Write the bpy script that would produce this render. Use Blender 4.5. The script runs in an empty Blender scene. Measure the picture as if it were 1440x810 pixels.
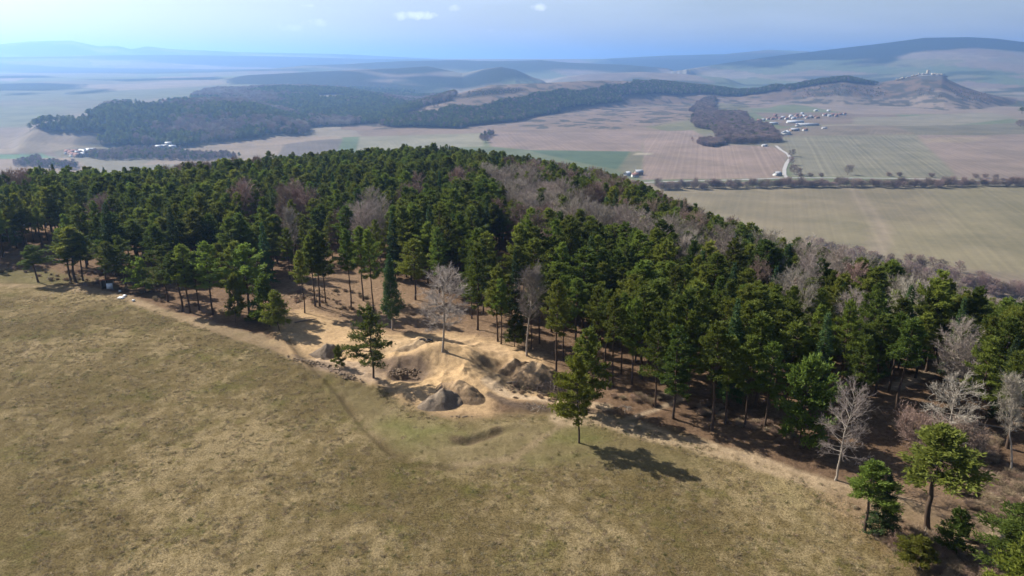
import bpy, math, random
import numpy as np

random.seed(7)
rng = np.random.default_rng(7)
R = math.radians
scn = bpy.context.scene

# ------------------------------------------------------------------ camera
CAM_Z = 46.0
PITCH = R(17.3)
FPX = 1028.0                       # focal length in pixels of the 1440 px wide photograph
cam_d = bpy.data.cameras.new('camera')
cam = bpy.data.objects.new('camera', cam_d)
scn.collection.objects.link(cam)
cam.location = (0, 0, CAM_Z)
cam.rotation_euler = (math.pi / 2 - PITCH, 0, 0)
cam_d.sensor_width = 36.0
cam_d.lens = FPX / 1440 * 36
cam_d.clip_start = 0.5
cam_d.clip_end = 200000
scn.camera = cam

# ------------------------------------------------------------------ light
SUN_EL = R(37)
SUN_VEC = np.array([-0.85, 0.53]); SUN_VEC /= np.linalg.norm(SUN_VEC)
SUN_STRENGTH = 5.0
SKY_STRENGTH = 0.062
world = bpy.data.worlds.new('World')
scn.world = world
world.use_nodes = True
wt = world.node_tree
wt.nodes.clear()
w_out = wt.nodes.new('ShaderNodeOutputWorld')
w_bg = wt.nodes.new('ShaderNodeBackground')
w_sky = wt.nodes.new('ShaderNodeTexSky')
w_sky.sky_type = 'NISHITA'
w_sky.sun_disc = False
w_sky.sun_elevation = SUN_EL
w_sky.sun_rotation = math.atan2(SUN_VEC[0], SUN_VEC[1])
w_sky.altitude = 600
w_sky.air_density = 1.0
w_sky.dust_density = 3.2
w_sky.ozone_density = 1.4
w_bg.inputs['Strength'].default_value = SKY_STRENGTH
# a few small cumulus puffs, laid on the sky by direction
CLOUDS = [(581, 22, 40, 6.5, .7), (638, 12, 12, 6, .4), (757, 10, 13, 6.5, .65), (445, 33, 20, 7, .5), (432, 8, 10, 3, .4), (400, 40, 26, 6, .3), (690, 43, 6, 3, .15)]
def pixdir(px, py):
    x = (px - 720) / FPX; y = (py - 405) / FPX
    v = np.array([x, math.cos(PITCH) - y * math.sin(PITCH), -(math.sin(PITCH) + y * math.cos(PITCH))])
    return v / np.linalg.norm(v)
def wn(t, **kw):
    n = wt.nodes.new(t)
    for k, v in kw.items(): setattr(n, k, v)
    return n
tc = wn('ShaderNodeTexCoord')
nz = wn('ShaderNodeTexNoise'); nz.inputs['Scale'].default_value = 60; nz.inputs['Detail'].default_value = 6; nz.inputs['Roughness'].default_value = .62
wt.links.new(tc.outputs['Generated'], nz.inputs['Vector'])
total = None
for (px, py, rx, ry, st) in CLOUDS:
    d = pixdir(px, py)
    right = np.cross(d, [0, 0, 1.0]); right /= np.linalg.norm(right); up = np.cross(right, d)
    def dotn(vec):
        n = wn('ShaderNodeVectorMath', operation='DOT_PRODUCT'); n.inputs[1].default_value = tuple(vec)
        wt.links.new(tc.outputs['Generated'], n.inputs[0]); return n.outputs['Value']
    def mth(op, a, b=None, clamp=False):
        n = wn('ShaderNodeMath', operation=op, use_clamp=clamp)
        for i, q in enumerate((a, b)):
            if q is None: continue
            if isinstance(q, (int, float)): n.inputs[i].default_value = q
            else: wt.links.new(q, n.inputs[i])
        return n.outputs[0]
    u = mth('MULTIPLY', dotn(right), FPX / rx); v = mth('MULTIPLY', dotn(up), FPX / ry)
    rr = mth('ADD', mth('MULTIPLY', u, u), mth('MULTIPLY', v, v))
    fwd = mth('GREATER_THAN', dotn(d), .5)
    m = mth('MULTIPLY', mth('SUBTRACT', mth('ADD', mth('MULTIPLY', nz.outputs['Fac'], 3.4), -1.0), rr), .6, True)
    m = mth('MULTIPLY', mth('MULTIPLY', m, fwd), st)
    total = m if total is None else mth('MAXIMUM', total, m)
mixc = wn('ShaderNodeMix', data_type='RGBA')
wt.links.new(total, mixc.inputs['Factor'])
veil = wn('ShaderNodeTexNoise'); veil.inputs['Scale'].default_value = 3.2; veil.inputs['Detail'].default_value = 7; veil.inputs['Roughness'].default_value = .6
vmap = wn('ShaderNodeMapping'); vmap.inputs['Scale'].default_value = (1, 1, 5.5); wt.links.new(tc.outputs['Generated'], vmap.inputs[0]); wt.links.new(vmap.outputs[0], veil.inputs['Vector'])
vf = mth('MULTIPLY_ADD', veil.outputs['Fac'], .46); wt.nodes[-1].inputs[2].default_value = .06
sxyz = wn('ShaderNodeSeparateXYZ'); wt.links.new(tc.outputs['Generated'], sxyz.inputs[0])
vf = mth('MULTIPLY', vf, mth('POWER', mth('SUBTRACT', 1.0, mth('ABSOLUTE', sxyz.outputs[2])), 3.0))
vmix = wn('ShaderNodeMix', data_type='RGBA'); vmix.inputs['B'].default_value = (10.2, 11.4, 13.8, 1); wt.links.new(vf, vmix.inputs['Factor'])
wt.links.new(w_sky.outputs['Color'], vmix.inputs['A'])      # pale veil added to whiten the sky, thickest at the horizon
wt.links.new(vmix.outputs['Result'], mixc.inputs['A'])
mixc.inputs['B'].default_value = (17, 17.5, 18.5, 1)
wt.links.new(mixc.outputs['Result'], w_bg.inputs['Color'])
wt.links.new(w_bg.outputs[0], w_out.inputs[0])

sun_d = bpy.data.lights.new('sun', 'SUN')
sun_d.energy = SUN_STRENGTH
sun_d.angle = R(0.53)
sun_d.color = (1.0, 0.95, 0.86)
sun = bpy.data.objects.new('sun', sun_d)
scn.collection.objects.link(sun)
from mathutils import Vector, Matrix
sv = Vector((SUN_VEC[0] * math.cos(SUN_EL), SUN_VEC[1] * math.cos(SUN_EL), math.sin(SUN_EL)))
sun.rotation_euler = sv.to_track_quat('Z', 'Y').to_euler()

scn.view_settings.view_transform = 'Standard'
scn.view_settings.look = 'None'
scn.view_settings.exposure = 0.88
scn.view_settings.gamma = 1
scn.cycles.use_denoising = True
scn.cycles.max_bounces = 5
scn.cycles.diffuse_bounces = 1
scn.cycles.glossy_bounces = 1
scn.cycles.transmission_bounces = 2
scn.cycles.volume_bounces = 2
scn.cycles.transparent_max_bounces = 4
scn.cycles.use_adaptive_sampling = True
scn.cycles.adaptive_threshold = 0.02

# ------------------------------------------------------------------ helpers
def tag(o, label=None, cat=None, group=None, kind=None):
    if label: o['label'] = label
    if cat: o['category'] = cat
    if group: o['group'] = group
    if kind: o['kind'] = kind
    return o

def link(o, parent=None):
    scn.collection.objects.link(o)
    if parent is not None: o.parent = parent
    return o

def hash2(ix, iy, seed):
    ix = ix.astype(np.int64).astype(np.uint64); iy = iy.astype(np.int64).astype(np.uint64)
    h = ix * np.uint64(0x9E3779B185EBCA87) ^ iy * np.uint64(0xC2B2AE3D27D4EB4F) ^ np.uint64((seed * 0x165667B19E3779F9) & 0xFFFFFFFFFFFFFFFF)
    h ^= h >> np.uint64(29); h *= np.uint64(0xBF58476D1CE4E5B9); h ^= h >> np.uint64(32)
    return (h & np.uint64(0xFFFFFF)).astype(np.float64) / float(0xFFFFFF)

def vnoise(x, y, seed=0):
    x = np.asarray(x, float); y = np.asarray(y, float)
    ix = np.floor(x); iy = np.floor(y); fx = x - ix; fy = y - iy
    fx = fx * fx * (3 - 2 * fx); fy = fy * fy * (3 - 2 * fy)
    a = hash2(ix, iy, seed); b = hash2(ix + 1, iy, seed); c = hash2(ix, iy + 1, seed); d = hash2(ix + 1, iy + 1, seed)
    return (a + (b - a) * fx) * (1 - fy) + (c + (d - c) * fx) * fy

def fbm(x, y, seed=0, octv=4, gain=.5):
    s = 0; a = 1; t = 0
    for k in range(octv):
        s = s + a * vnoise(x * 2 ** k + 17.3 * k, y * 2 ** k - 9.1 * k, seed + k); t += a; a *= gain
    return s / t

def sstep(e0, e1, x):
    t = np.clip((np.asarray(x, float) - e0) / (e1 - e0), 0, 1)
    return t * t * (3 - 2 * t)

def ray(px, py):
    x = (px - 720) / FPX; y = (py - 405) / FPX
    return x, math.cos(PITCH) - y * math.sin(PITCH), -(math.sin(PITCH) + y * math.cos(PITCH))

def px_az(px, py):
    dx, dy, dz = ray(px, py)
    return math.atan2(dx, dy)

def z_at(px, py, d):
    dx, dy, dz = ray(px, py)
    return CAM_Z + dz / math.hypot(dx, dy) * d

def project(x, y, z):
    z = z - CAM_Z
    f = y * math.cos(PITCH) - z * math.sin(PITCH)
    u = y * math.sin(PITCH) + z * math.cos(PITCH)
    return 720 + FPX * x / f, 405 - FPX * u / f

# ------------------------------------------------------------------ relief
CREST = [(-500, 250, 270), (0, 240, 285), (120, 238, 300), (200, 235, 315), (330, 223, 350), (430, 217, 390), (520, 208, 420),
         (600, 205, 440), (700, 212, 420), (800, 228, 380), (880, 251, 340), (950, 281, 310), (1020, 313, 290), (1100, 346, 270),
         (1180, 374, 245), (1280, 393, 215), (1360, 408, 195), (1440, 424, 175), (1700, 450, 150)]
C_AZ = np.array([px_az(a, b) for a, b, c in CREST]); C_D = np.array([c for a, b, c in CREST], float)
C_Z = np.array([z_at(a, b, c) - 13.0 for a, b, c in CREST])

# far ridges: (px, skyline py, distance, distance of the foot)
RIDGES = [
 ('wooded_bluff', 500, .10, [(20, 184, 2000, 1950), (60, 174, 2150, 1900), (100, 168, 2250, 1820), (160, 153, 2500, 1800), (240, 147, 2650, 1800), (300, 146, 2700, 1830),
    (350, 151, 2600, 1900), (400, 168, 2400, 2000), (440, 184, 2300, 2150), (470, 192, 2200, 2190)]),
 ('wooded_bluff2', 900, .12, [(150, 146, 3200, 2900), (220, 142, 3300, 2800), (330, 130, 3700, 2900), (400, 125, 3900, 2900), (480, 128, 3900, 2700), (540, 138, 3600, 2600), (580, 150, 3300, 2700), (620, 165, 3000, 2900)]),
 ('table_hill', 900, .06, [(480, 186, 2400, 2350), (520, 176, 2500, 2300), (580, 153, 2750, 2270), (640, 133, 3050, 2350), (690, 120, 3300, 2500), (760, 117, 3550, 2800),
    (850, 113, 3900, 3250), (920, 116, 4200, 3650), (980, 123, 4300, 3850), (1040, 127, 4400, 3950), (1100, 120, 4450, 3950), (1150, 112, 4500, 3850), (1190, 110, 4550, 3800), (1230, 117, 4600, 3850),
    (1262, 112, 4600, 3900), (1285, 107, 4600, 3900), (1296, 105, 4600, 3850), (1310, 105, 4600, 3800), (1326, 106, 4600, 3750), (1334, 112, 4580, 3700), (1350, 120, 4550, 3700), (1375, 129, 4500, 3800), (1400, 136, 4450, 4100), (1430, 142, 4400, 4390)]),
 ('knob_hills', 1500, .08, [(260, 118, 5200, 5000), (310, 112, 5200, 4700), (350, 106, 5400, 4600), (440, 101, 5700, 4500), (520, 97, 5900, 4500), (560, 96, 6000, 4500), (600, 93, 6000, 4400),
    (650, 103, 5700, 4400), (680, 97, 5500, 4300), (705, 94, 5400, 4300), (725, 98, 5300, 4300), (750, 109, 5200, 4500), (780, 118, 5200, 5000)]),
 ('long_ridge', 3000, .09, [(200, 106, 7400, 7000), (380, 97, 7600, 6600), (430, 92, 7800, 6600), (490, 90, 8000, 6600), (560, 86, 8200, 6600), (640, 84.5, 8200, 6600), (700, 86, 8200, 6600), (760, 84.5, 8200, 6600), (800, 88, 8200, 6600), (880, 91, 8200, 6800), (960, 98, 8200, 7400)]),
 ('mid_swell', 1500, .1, [(760, 112, 6200, 5800), (830, 104, 6300, 5500), (900, 101, 6400, 5400), (960, 104, 6400, 5400), (1040, 112, 6200, 5600)]),
 ('right_mountains', 5000, .05, [(900, 108, 6840, 8184), (960, 99, 7220, 7440), (1000, 92, 7980, 6696), (1080, 80, 8740, 6324), (1130, 74, 9120, 6138), (1180, 68, 9500, 5952), (1240, 61, 9500, 5859), (1300, 53, 9500, 5766),
    (1360, 52, 9500, 5580), (1400, 54, 9500, 5487), (1440, 59, 9500, 5394), (1550, 66, 9500, 5394), (1700, 70, 9500, 5394)]),
 ('back_ridge', 5000, .05, [(780, 88, 13600, 11560), (860, 82, 13600, 10880), (940, 78, 13600, 10880), (1020, 76, 13600, 10880), (1080, 70, 13600, 10880), (1160, 73, 13600, 10880)]),
 ('left_low_range', 5000, .06, [(-500, 84, 12600, 8700), (0, 80, 12600, 8700), (120, 78, 12600, 8700), (240, 77, 12600, 8700), (380, 79, 12600, 9280), (520, 83, 12600, 9860)]),
 ('left_mountains', 9000, .05, [(-500, 70, 17360, 13440), (-60, 64, 17360, 13440), (0, 62, 17360, 13440), (40, 58, 17360, 13440), (100, 57, 17360, 13440), (138, 65, 17360, 13440), (165, 64.5, 17360, 13440), (185, 69, 17360, 13440),
    (207, 65, 17360, 13440), (240, 69, 17360, 13440), (290, 71, 17360, 13440), (330, 73, 17360, 13440), (480, 76, 17360, 13440), (600, 82, 17360, 14560), (720, 88, 17360, 15680)]),
]
RG = []
for nm, back, rough, pts in RIDGES:
    az = np.array([px_az(a, b) for a, b, c, d in pts]); o = np.argsort(az)
    RG.append((nm, back, rough, az[o], np.array([z_at(a, b, c) for a, b, c, d in pts])[o], np.array([c for a, b, c, d in pts], float)[o], np.array([d for a, b, c, d in pts], float)[o]))

PL_R = np.log([1, 1900, 2700, 4000, 7000, 12000, 20000, 70000]); PL_Z = [-155, -155, -128, -100, -62, -42, -40, -40]
PR_R = np.log([1, 5000, 9000, 15000, 70000]); PR_Z = [-155, -155, -125, -70, -40]
AZ_L0, AZ_L1 = px_az(540, 150), px_az(330, 150)

# berms, humps and hollows of the dirt jump track, local to the clearing: (px, py, height, radius across, radius along, turn)
BUMPS = []
def bumpz(x, y):
    z = np.zeros_like(np.asarray(x, float))
    for (bx, by, h, ra, rb, an) in BUMPS:
        c, s = math.cos(an), math.sin(an)
        u = ((x - bx) * c + (y - by) * s) / ra; v = (-(x - bx) * s + (y - by) * c) / rb
        z = z + h * np.exp(-(u * u + v * v))
    return z

def relief(x, y, fine=True):
    x = np.asarray(x, float); y = np.asarray(y, float)
    r = np.hypot(x, y) + 1e-6; az = np.arctan2(x, y); lr = np.log(r)
    wl = sstep(AZ_L0, AZ_L1, az)
    base = wl * np.interp(lr, PL_R, PL_Z) + (1 - wl) * np.interp(lr, PR_R, PR_Z)
    base = base + (fbm(x / 700, y / 700, 3, 3) - .5) * 16 * sstep(1300, 2600, r) + (fbm(x / 300, y / 300, 31, 2) - .5) * 6 * sstep(500, 900, r)
    out = base
    for nm, back, rough, ra, rz, rd, rf in RG:
        inside = (az > ra[0] - .01) & (az < ra[-1] + .01) if nm not in ('right_mountains', 'left_mountains', 'left_low_range') else np.ones_like(az, bool)
        cz = np.interp(az, ra, rz); cd = np.interp(az, ra, rd); cf = np.interp(az, ra, rf)
        hh = np.maximum(cz - base, 0)
        fr = np.clip((r - cf) / np.maximum(cd - cf, 1), 0, 1)
        if nm not in ('right_mountains', 'left_mountains', 'left_low_range'): hh = hh * sstep(ra[0] - .01, ra[0] + .03, az) * sstep(ra[-1] + .01, ra[-1] - .02, az)
        front = fr * fr * (3 - 2 * fr) if nm != 'right_mountains' else fr ** 1.7
        bk = 1 - sstep(0, back, r - cd)
        if nm in ('table_hill',):
            front = 1 - (1 - fr) ** 1.7 * (1 + .7 * fr)
        n = (fbm(x / (back * .55), y / (back * .55), 11, 4) - .5) * 2
        env = front * bk
        h = hh * env * (1 + rough * 6 * n * (1 - env) * 1.2)
        out = np.where(inside, np.maximum(out, base + h), out)
    cz = np.interp(az, C_AZ, C_Z); cd = np.interp(az, C_AZ, C_D)
    r0 = 105.0
    t = np.clip((r - r0) / (cd - r0), 0, 4)
    inn = cz * np.minimum(t, 1) ** 1.5
    over = np.maximum(r - cd, 0); w = 70.0
    s1 = .47 + 1.5 * cz / (cd - r0)
    outz = cz + 1.5 * cz / (cd - r0) * over - np.maximum(s1, .2) * (over - w * (1 - np.exp(-over / w)))
    hill = np.where(r < cd, inn, outz)
    hill = hill + (fbm(x / 38, y / 38, 5, 3) - .5) * 2.6 * sstep(100, 170, r) + (fbm(x / 30, y / 30, 6, 2) - .5) * .5
    back = np.abs(az) > 1.3
    k = 8.0
    hz = np.clip(.5 + .5 * (hill - out) / k, 0, 1)
    z = out * (1 - hz) + hill * hz + k * hz * (1 - hz)
    if fine:
        near = r < 260
        if np.any(near):
            zz = bumpz(x, y) + (fbm(x / 1.3, y / 1.3, 21, 3) - .5) * .22
            if BUMPS:
                e = np.exp(-(((x - CLR[0]) / 22) ** 2 + ((y - CLR[1]) / 13) ** 2) ** 2); q = fbm(x / 4.2, y / 4.2, 23, 3); zz = zz + e * ((1 - np.abs(q - .5) * 6).clip(0, 1) * .42 + (fbm(x / 1.6, y / 1.6, 24, 3) - .5) * .30)
            z = z + np.where(near, zz, 0)
    return z

def G(px, py, far=60000, start=30.0, fine=False):
    """world x, y where the line of sight through a photograph pixel meets the ground"""
    dx, dy, dz = ray(px, py); q = math.hypot(dx, dy); ux, uy, sl = dx / q, dy / q, dz / q
    d = np.exp(np.linspace(math.log(start), math.log(far), 2500))
    zr = CAM_Z + sl * d; zt = relief(ux * d, uy * d, fine)
    hit = np.nonzero(zr < zt)[0]
    if len(hit) == 0: return ux * far, uy * far
    i = hit[0]
    if i == 0: return ux * d[0], uy * d[0]
    a = zr[i - 1] - zt[i - 1]; b = zt[i] - zr[i]; t = a / (a + b + 1e-9)
    dd = d[i - 1] * (1 - t) + d[i] * t
    return ux * dd, uy * dd

def gz(x, y, fine=True):
    return float(relief(np.array([x]), np.array([y]), fine)[0])

CLR = G(590, 512)
for (px, py, h, ra, rb, an) in [
    (640, 505, 1.3, 6.0, 3.5, -.3),      # rounded berm under the aspen
    (600, 505, .9, 5, 3, .2),
    (672, 528, .9, 3.2, 4.0, .5),
    (575, 524, -1.0, 4.0, 2.6, .1),      # dug hollow
    (570, 490, .8, 5.0, 1.6, .15),       # lip of the small table
    (588, 482, .6, 1.6, 1.2, 0),
    (700, 520, -.9, 3.6, 3.0, .2),
    (520, 480, .6, 5, 2.0, .1), (455, 500, -.5, 5, 2, -.2),
    (655, 620, -.35, 2.2, 1.0, .4), (685, 612, -.45, 3.2, .8, .5), (690, 606, .30, 4.0, .7, .5),
    (740, 578, -.4, 6, .8, -.1), (740, 566, .35, 6, .9, -.1),
    (420, 455, .5, 4, 3, .2), (440, 430, .6, 3, 4, .2), (395, 470, .4, 4, 2, 0),
    (900, 560, .5, 4, 2.5, 0), (955, 590, .4, 4, 2, 0), (1330, 690, .5, 4, 3, 0)]:
    x, y = G(px, py)
    BUMPS.append((x, y, h * (1.3 if 380 < px < 720 and py < 560 else 1), ra, rb, an))
# shallow furrow and step where the rough grass of the meadow begins
FURROW = [G(*p) for p in [(405, 478), (445, 520), (478, 555), (512, 600), (550, 636), (585, 652), (640, 660)]]

# ------------------------------------------------------------------ materials
def nodemat(name):
    m = bpy.data.materials.new(name); m.use_nodes = True
    nt = m.node_tree; nt.nodes.clear()
    out = nt.nodes.new('ShaderNodeOutputMaterial'); b = nt.nodes.new('ShaderNodeBsdfPrincipled')
    b.inputs['Roughness'].default_value = .9
    b.inputs['Specular IOR Level'].default_value = .15
    nt.links.new(b.outputs[0], out.inputs[0])
    return m, nt, b, out

class NT:
    def __init__(s, nt): s.nt = nt
    def n(s, t, **kw):
        q = s.nt.nodes.new(t)
        for k, v in kw.items(): setattr(q, k, v)
        return q
    def put(s, sock, v):
        if v is None: return
        if isinstance(v, (int, float)): sock.default_value = v
        elif isinstance(v, tuple): sock.default_value = v if len(v) == len(sock.default_value) else tuple(v) + (1,)
        else: s.nt.links.new(v, sock)
    def math(s, op, a, b=None, clamp=False, c=None):
        q = s.n('ShaderNodeMath', operation=op, use_clamp=clamp); s.put(q.inputs[0], a); s.put(q.inputs[1], b); s.put(q.inputs[2], c); return q.outputs[0]
    def mix(s, f, a, b, blend='MIX'):
        q = s.n('ShaderNodeMix', data_type='RGBA', blend_type=blend); s.put(q.inputs['Factor'], f); s.put(q.inputs['A'], a); s.put(q.inputs['B'], b); return q.outputs['Result']
    def noise(s, vec, scale, detail=4, rough=.55, dist=0):
        q = s.n('ShaderNodeTexNoise'); s.put(q.inputs['Vector'], vec); q.inputs['Scale'].default_value = scale; q.inputs['Detail'].default_value = detail
        q.inputs['Roughness'].default_value = rough; q.inputs['Distortion'].default_value = dist; return q.outputs['Fac']
    def ramp(s, v, a, b):
        q = s.n('ShaderNodeMapRange', interpolation_type='SMOOTHSTEP'); s.put(q.inputs['Value'], v); q.inputs['From Min'].default_value = a; q.inputs['From Max'].default_value = b; return q.outputs['Result']

def simple(name, col, var=.18, scale=2.0, rough=.9, bump=0, spec=.15):
    m, nt, b, out = nodemat(name); t = NT(nt)
    tcn = t.n('ShaderNodeTexCoord'); f = t.noise(tcn.outputs['Object'], scale, 5, .6)
    c = t.mix(f, tuple(x * (1 - var) for x in col), tuple(min(1, x * (1 + var)) for x in col))
    t.put(b.inputs['Base Color'], c); b.inputs['Roughness'].default_value = rough; b.inputs['Specular IOR Level'].default_value = spec
    if bump:
        bp = t.n('ShaderNodeBump'); bp.inputs['Strength'].default_value = bump; t.put(bp.inputs['Height'], f); nt.links.new(bp.outputs[0], b.inputs['Normal'])
    return m

def foliage_mat(name, dark, light, trans=.25):
    """needles: per-tuft and per-tree variation"""
    m, nt, b, out = nodemat(name); t = NT(nt)
    at = t.n('ShaderNodeAttribute', attribute_name='tone'); oi = t.n('ShaderNodeObjectInfo')
    f = t.math('MULTIPLY_ADD', oi.outputs['Random'], .70, False, t.math('MULTIPLY', at.outputs['Fac'], .6))
    c = t.mix(f, dark, light)
    hs = t.n('ShaderNodeHueSaturation'); t.put(hs.inputs['Color'], c)
    t.put(hs.inputs['Hue'], t.math('MULTIPLY_ADD', t.math('FRACT', t.math('MULTIPLY', oi.outputs['Random'], 17.0)), .045, False, .476))
    t.put(hs.inputs['Value'], t.math('MULTIPLY_ADD', t.math('FRACT', t.math('MULTIPLY', oi.outputs['Random'], 91.0)), .7, False, .72))
    t.put(b.inputs['Base Color'], hs.outputs[0]); b.inputs['Roughness'].default_value = .7; b.inputs['Specular IOR Level'].default_value = .2
    if trans:
        tr = t.n('ShaderNodeBsdfTranslucent'); t.put(tr.inputs[0], hs.outputs[0]); ms = t.n('ShaderNodeMixShader'); ms.inputs[0].default_value = trans
        nt.links.new(b.outputs[0], ms.inputs[1]); nt.links.new(tr.outputs[0], ms.inputs[2]); nt.links.new(ms.outputs[0], out.inputs[0])
    return m

M = {}
M['needle'] = foliage_mat('pine needles', (.030, .054, .012), (.170, .205, .032), .42)
M['needle_spruce'] = foliage_mat('spruce needles', (.018, .045, .016), (.070, .115, .034), .3)
M['needle_yellow'] = foliage_mat('yellowish pine needles', (.058, .080, .012), (.205, .215, .030), .42)
M['twig_pale'] = foliage_mat('pale grey twigs', (.23, .19, .155), (.37, .315, .265), 0)
M['twig_brown'] = foliage_mat('brown pink twigs', (.16, .11, .084), (.29, .21, .165), 0)
M['twig_dry'] = foliage_mat('dry bramble twigs', (.20, .135, .085), (.34, .25, .165), 0)
M['bark'] = simple('pine bark', (.085, .058, .042), .35, 3, .95, .4)
M['bark_pale'] = simple('pale bark', (.31, .265, .215), .3, 2, .85, .3)
M['bark_brown'] = simple('brown bark', (.17, .13, .105), .3, 3, .9, .3)

# ------------------------------------------------------------------ mesh building
def mesh_from(name, V, F, mats, tone=None, smooth=False):
    """V (n,3); F list of (faces array (m,k), material index)"""
    me = bpy.data.meshes.new(name)
    V = np.asarray(V, np.float32)
    counts = []; loops = []; mi = []
    for fa, k in F:
        fa = np.asarray(fa, np.int32)
        if len(fa) == 0: continue
        counts.append(np.full(len(fa), fa.shape[1], np.int32)); loops.append(fa.ravel()); mi.append(np.full(len(fa), k, np.int32))
    counts = np.concatenate(counts); loops = np.concatenate(loops); mi = np.concatenate(mi)
    me.vertices.add(len(V)); me.vertices.foreach_set('co', V.ravel())
    me.loops.add(len(loops)); me.loops.foreach_set('vertex_index', loops)
    me.polygons.add(len(counts)); st = np.concatenate([[0], np.cumsum(counts)[:-1]]).astype(np.int32)
    me.polygons.foreach_set('loop_start', st)
    me.polygons.foreach_set('material_index', mi)
    if smooth: me.polygons.foreach_set('use_smooth', np.ones(len(counts), bool))
    me.update(calc_edges=True)
    for m in mats: me.materials.append(m)
    if tone is not None:
        a = me.attributes.new('tone', 'FLOAT', 'POINT'); a.data.foreach_set('value', np.asarray(tone, np.float32))
    return me

class Geo:
    def __init__(s): s.V = []; s.F = []; s.T = []; s.n = 0
    def add(s, V, F, mat=0, tone=0.5):
        V = np.asarray(V, float)
        F = np.asarray(F, int)
        s.V.append(V); s.F.append((F + s.n, mat)); s.T.append(np.full(len(V), tone) if np.isscalar(tone) else np.asarray(tone)); s.n += len(V)
    def tube(s, P, rad, sides=6, mat=0, tone=.5, cap=True):
        P = np.asarray(P, float); n = len(P)
        rad = np.broadcast_to(np.asarray(rad, float), (n,))
        T = np.gradient(P, axis=0); T /= np.linalg.norm(T, axis=1)[:, None] + 1e-9
        ref = np.array([1.0, 0, 0]) if abs(T[0][0]) < .8 else np.array([0, 1.0, 0])
        A = np.cross(T, ref); A /= np.linalg.norm(A, axis=1)[:, None] + 1e-9; B = np.cross(T, A)
        th = np.linspace(0, 2 * math.pi, sides, endpoint=False)
        V = (P[:, None, :] + rad[:, None, None] * (np.cos(th)[None, :, None] * A[:, None, :] + np.sin(th)[None, :, None] * B[:, None, :])).reshape(-1, 3)
        F = []
        for i in range(n - 1):
            for j in range(sides):
                k = (j + 1) % sides
                F.append((i * sides + j, i * sides + k, (i + 1) * sides + k, (i + 1) * sides + j))
        s.add(V, F, mat, tone)
        if cap and sides == 4: s.add(V[-4:], [(0, 1, 2, 3)], mat, tone)
    def blades(s, C, D, L, W, mat=0, tone=.5):
        """flat slender quads from point C along D, random roll"""
        n = len(C); D = D / (np.linalg.norm(D, axis=1)[:, None] + 1e-9)
        Rn = rng.normal(size=(n, 3)); S = np.cross(D, Rn); S /= np.linalg.norm(S, axis=1)[:, None] + 1e-9
        L = np.broadcast_to(L, (n,))[:, None]; W = np.broadcast_to(W, (n,))[:, None]
        V = np.stack([C - S * W * .35, C + S * W * .35, C + D * L * .6 + S * W * .5, C + D * L, C + D * L * .6 - S * W * .5], 1).reshape(-1, 3)
        F = np.arange(n * 5).reshape(-1, 5)
        s.add(V, F, mat, np.repeat(np.broadcast_to(tone, (n,)), 5))
    def box(s, lo, hi, mat=0):
        x0, y0, z0 = lo; x1, y1, z1 = hi
        V = [(x0, y0, z0), (x1, y0, z0), (x1, y1, z0), (x0, y1, z0), (x0, y0, z1), (x1, y0, z1), (x1, y1, z1), (x0, y1, z1)]
        s.add(V, [(0, 3, 2, 1), (4, 5, 6, 7), (0, 1, 5, 4), (1, 2, 6, 5), (2, 3, 7, 6), (3, 0, 4, 7)], mat)
    def mesh(s, name, mats, smooth=False):
        return mesh_from(name, np.concatenate(s.V), s.F, mats, np.concatenate(s.T), smooth)

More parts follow.
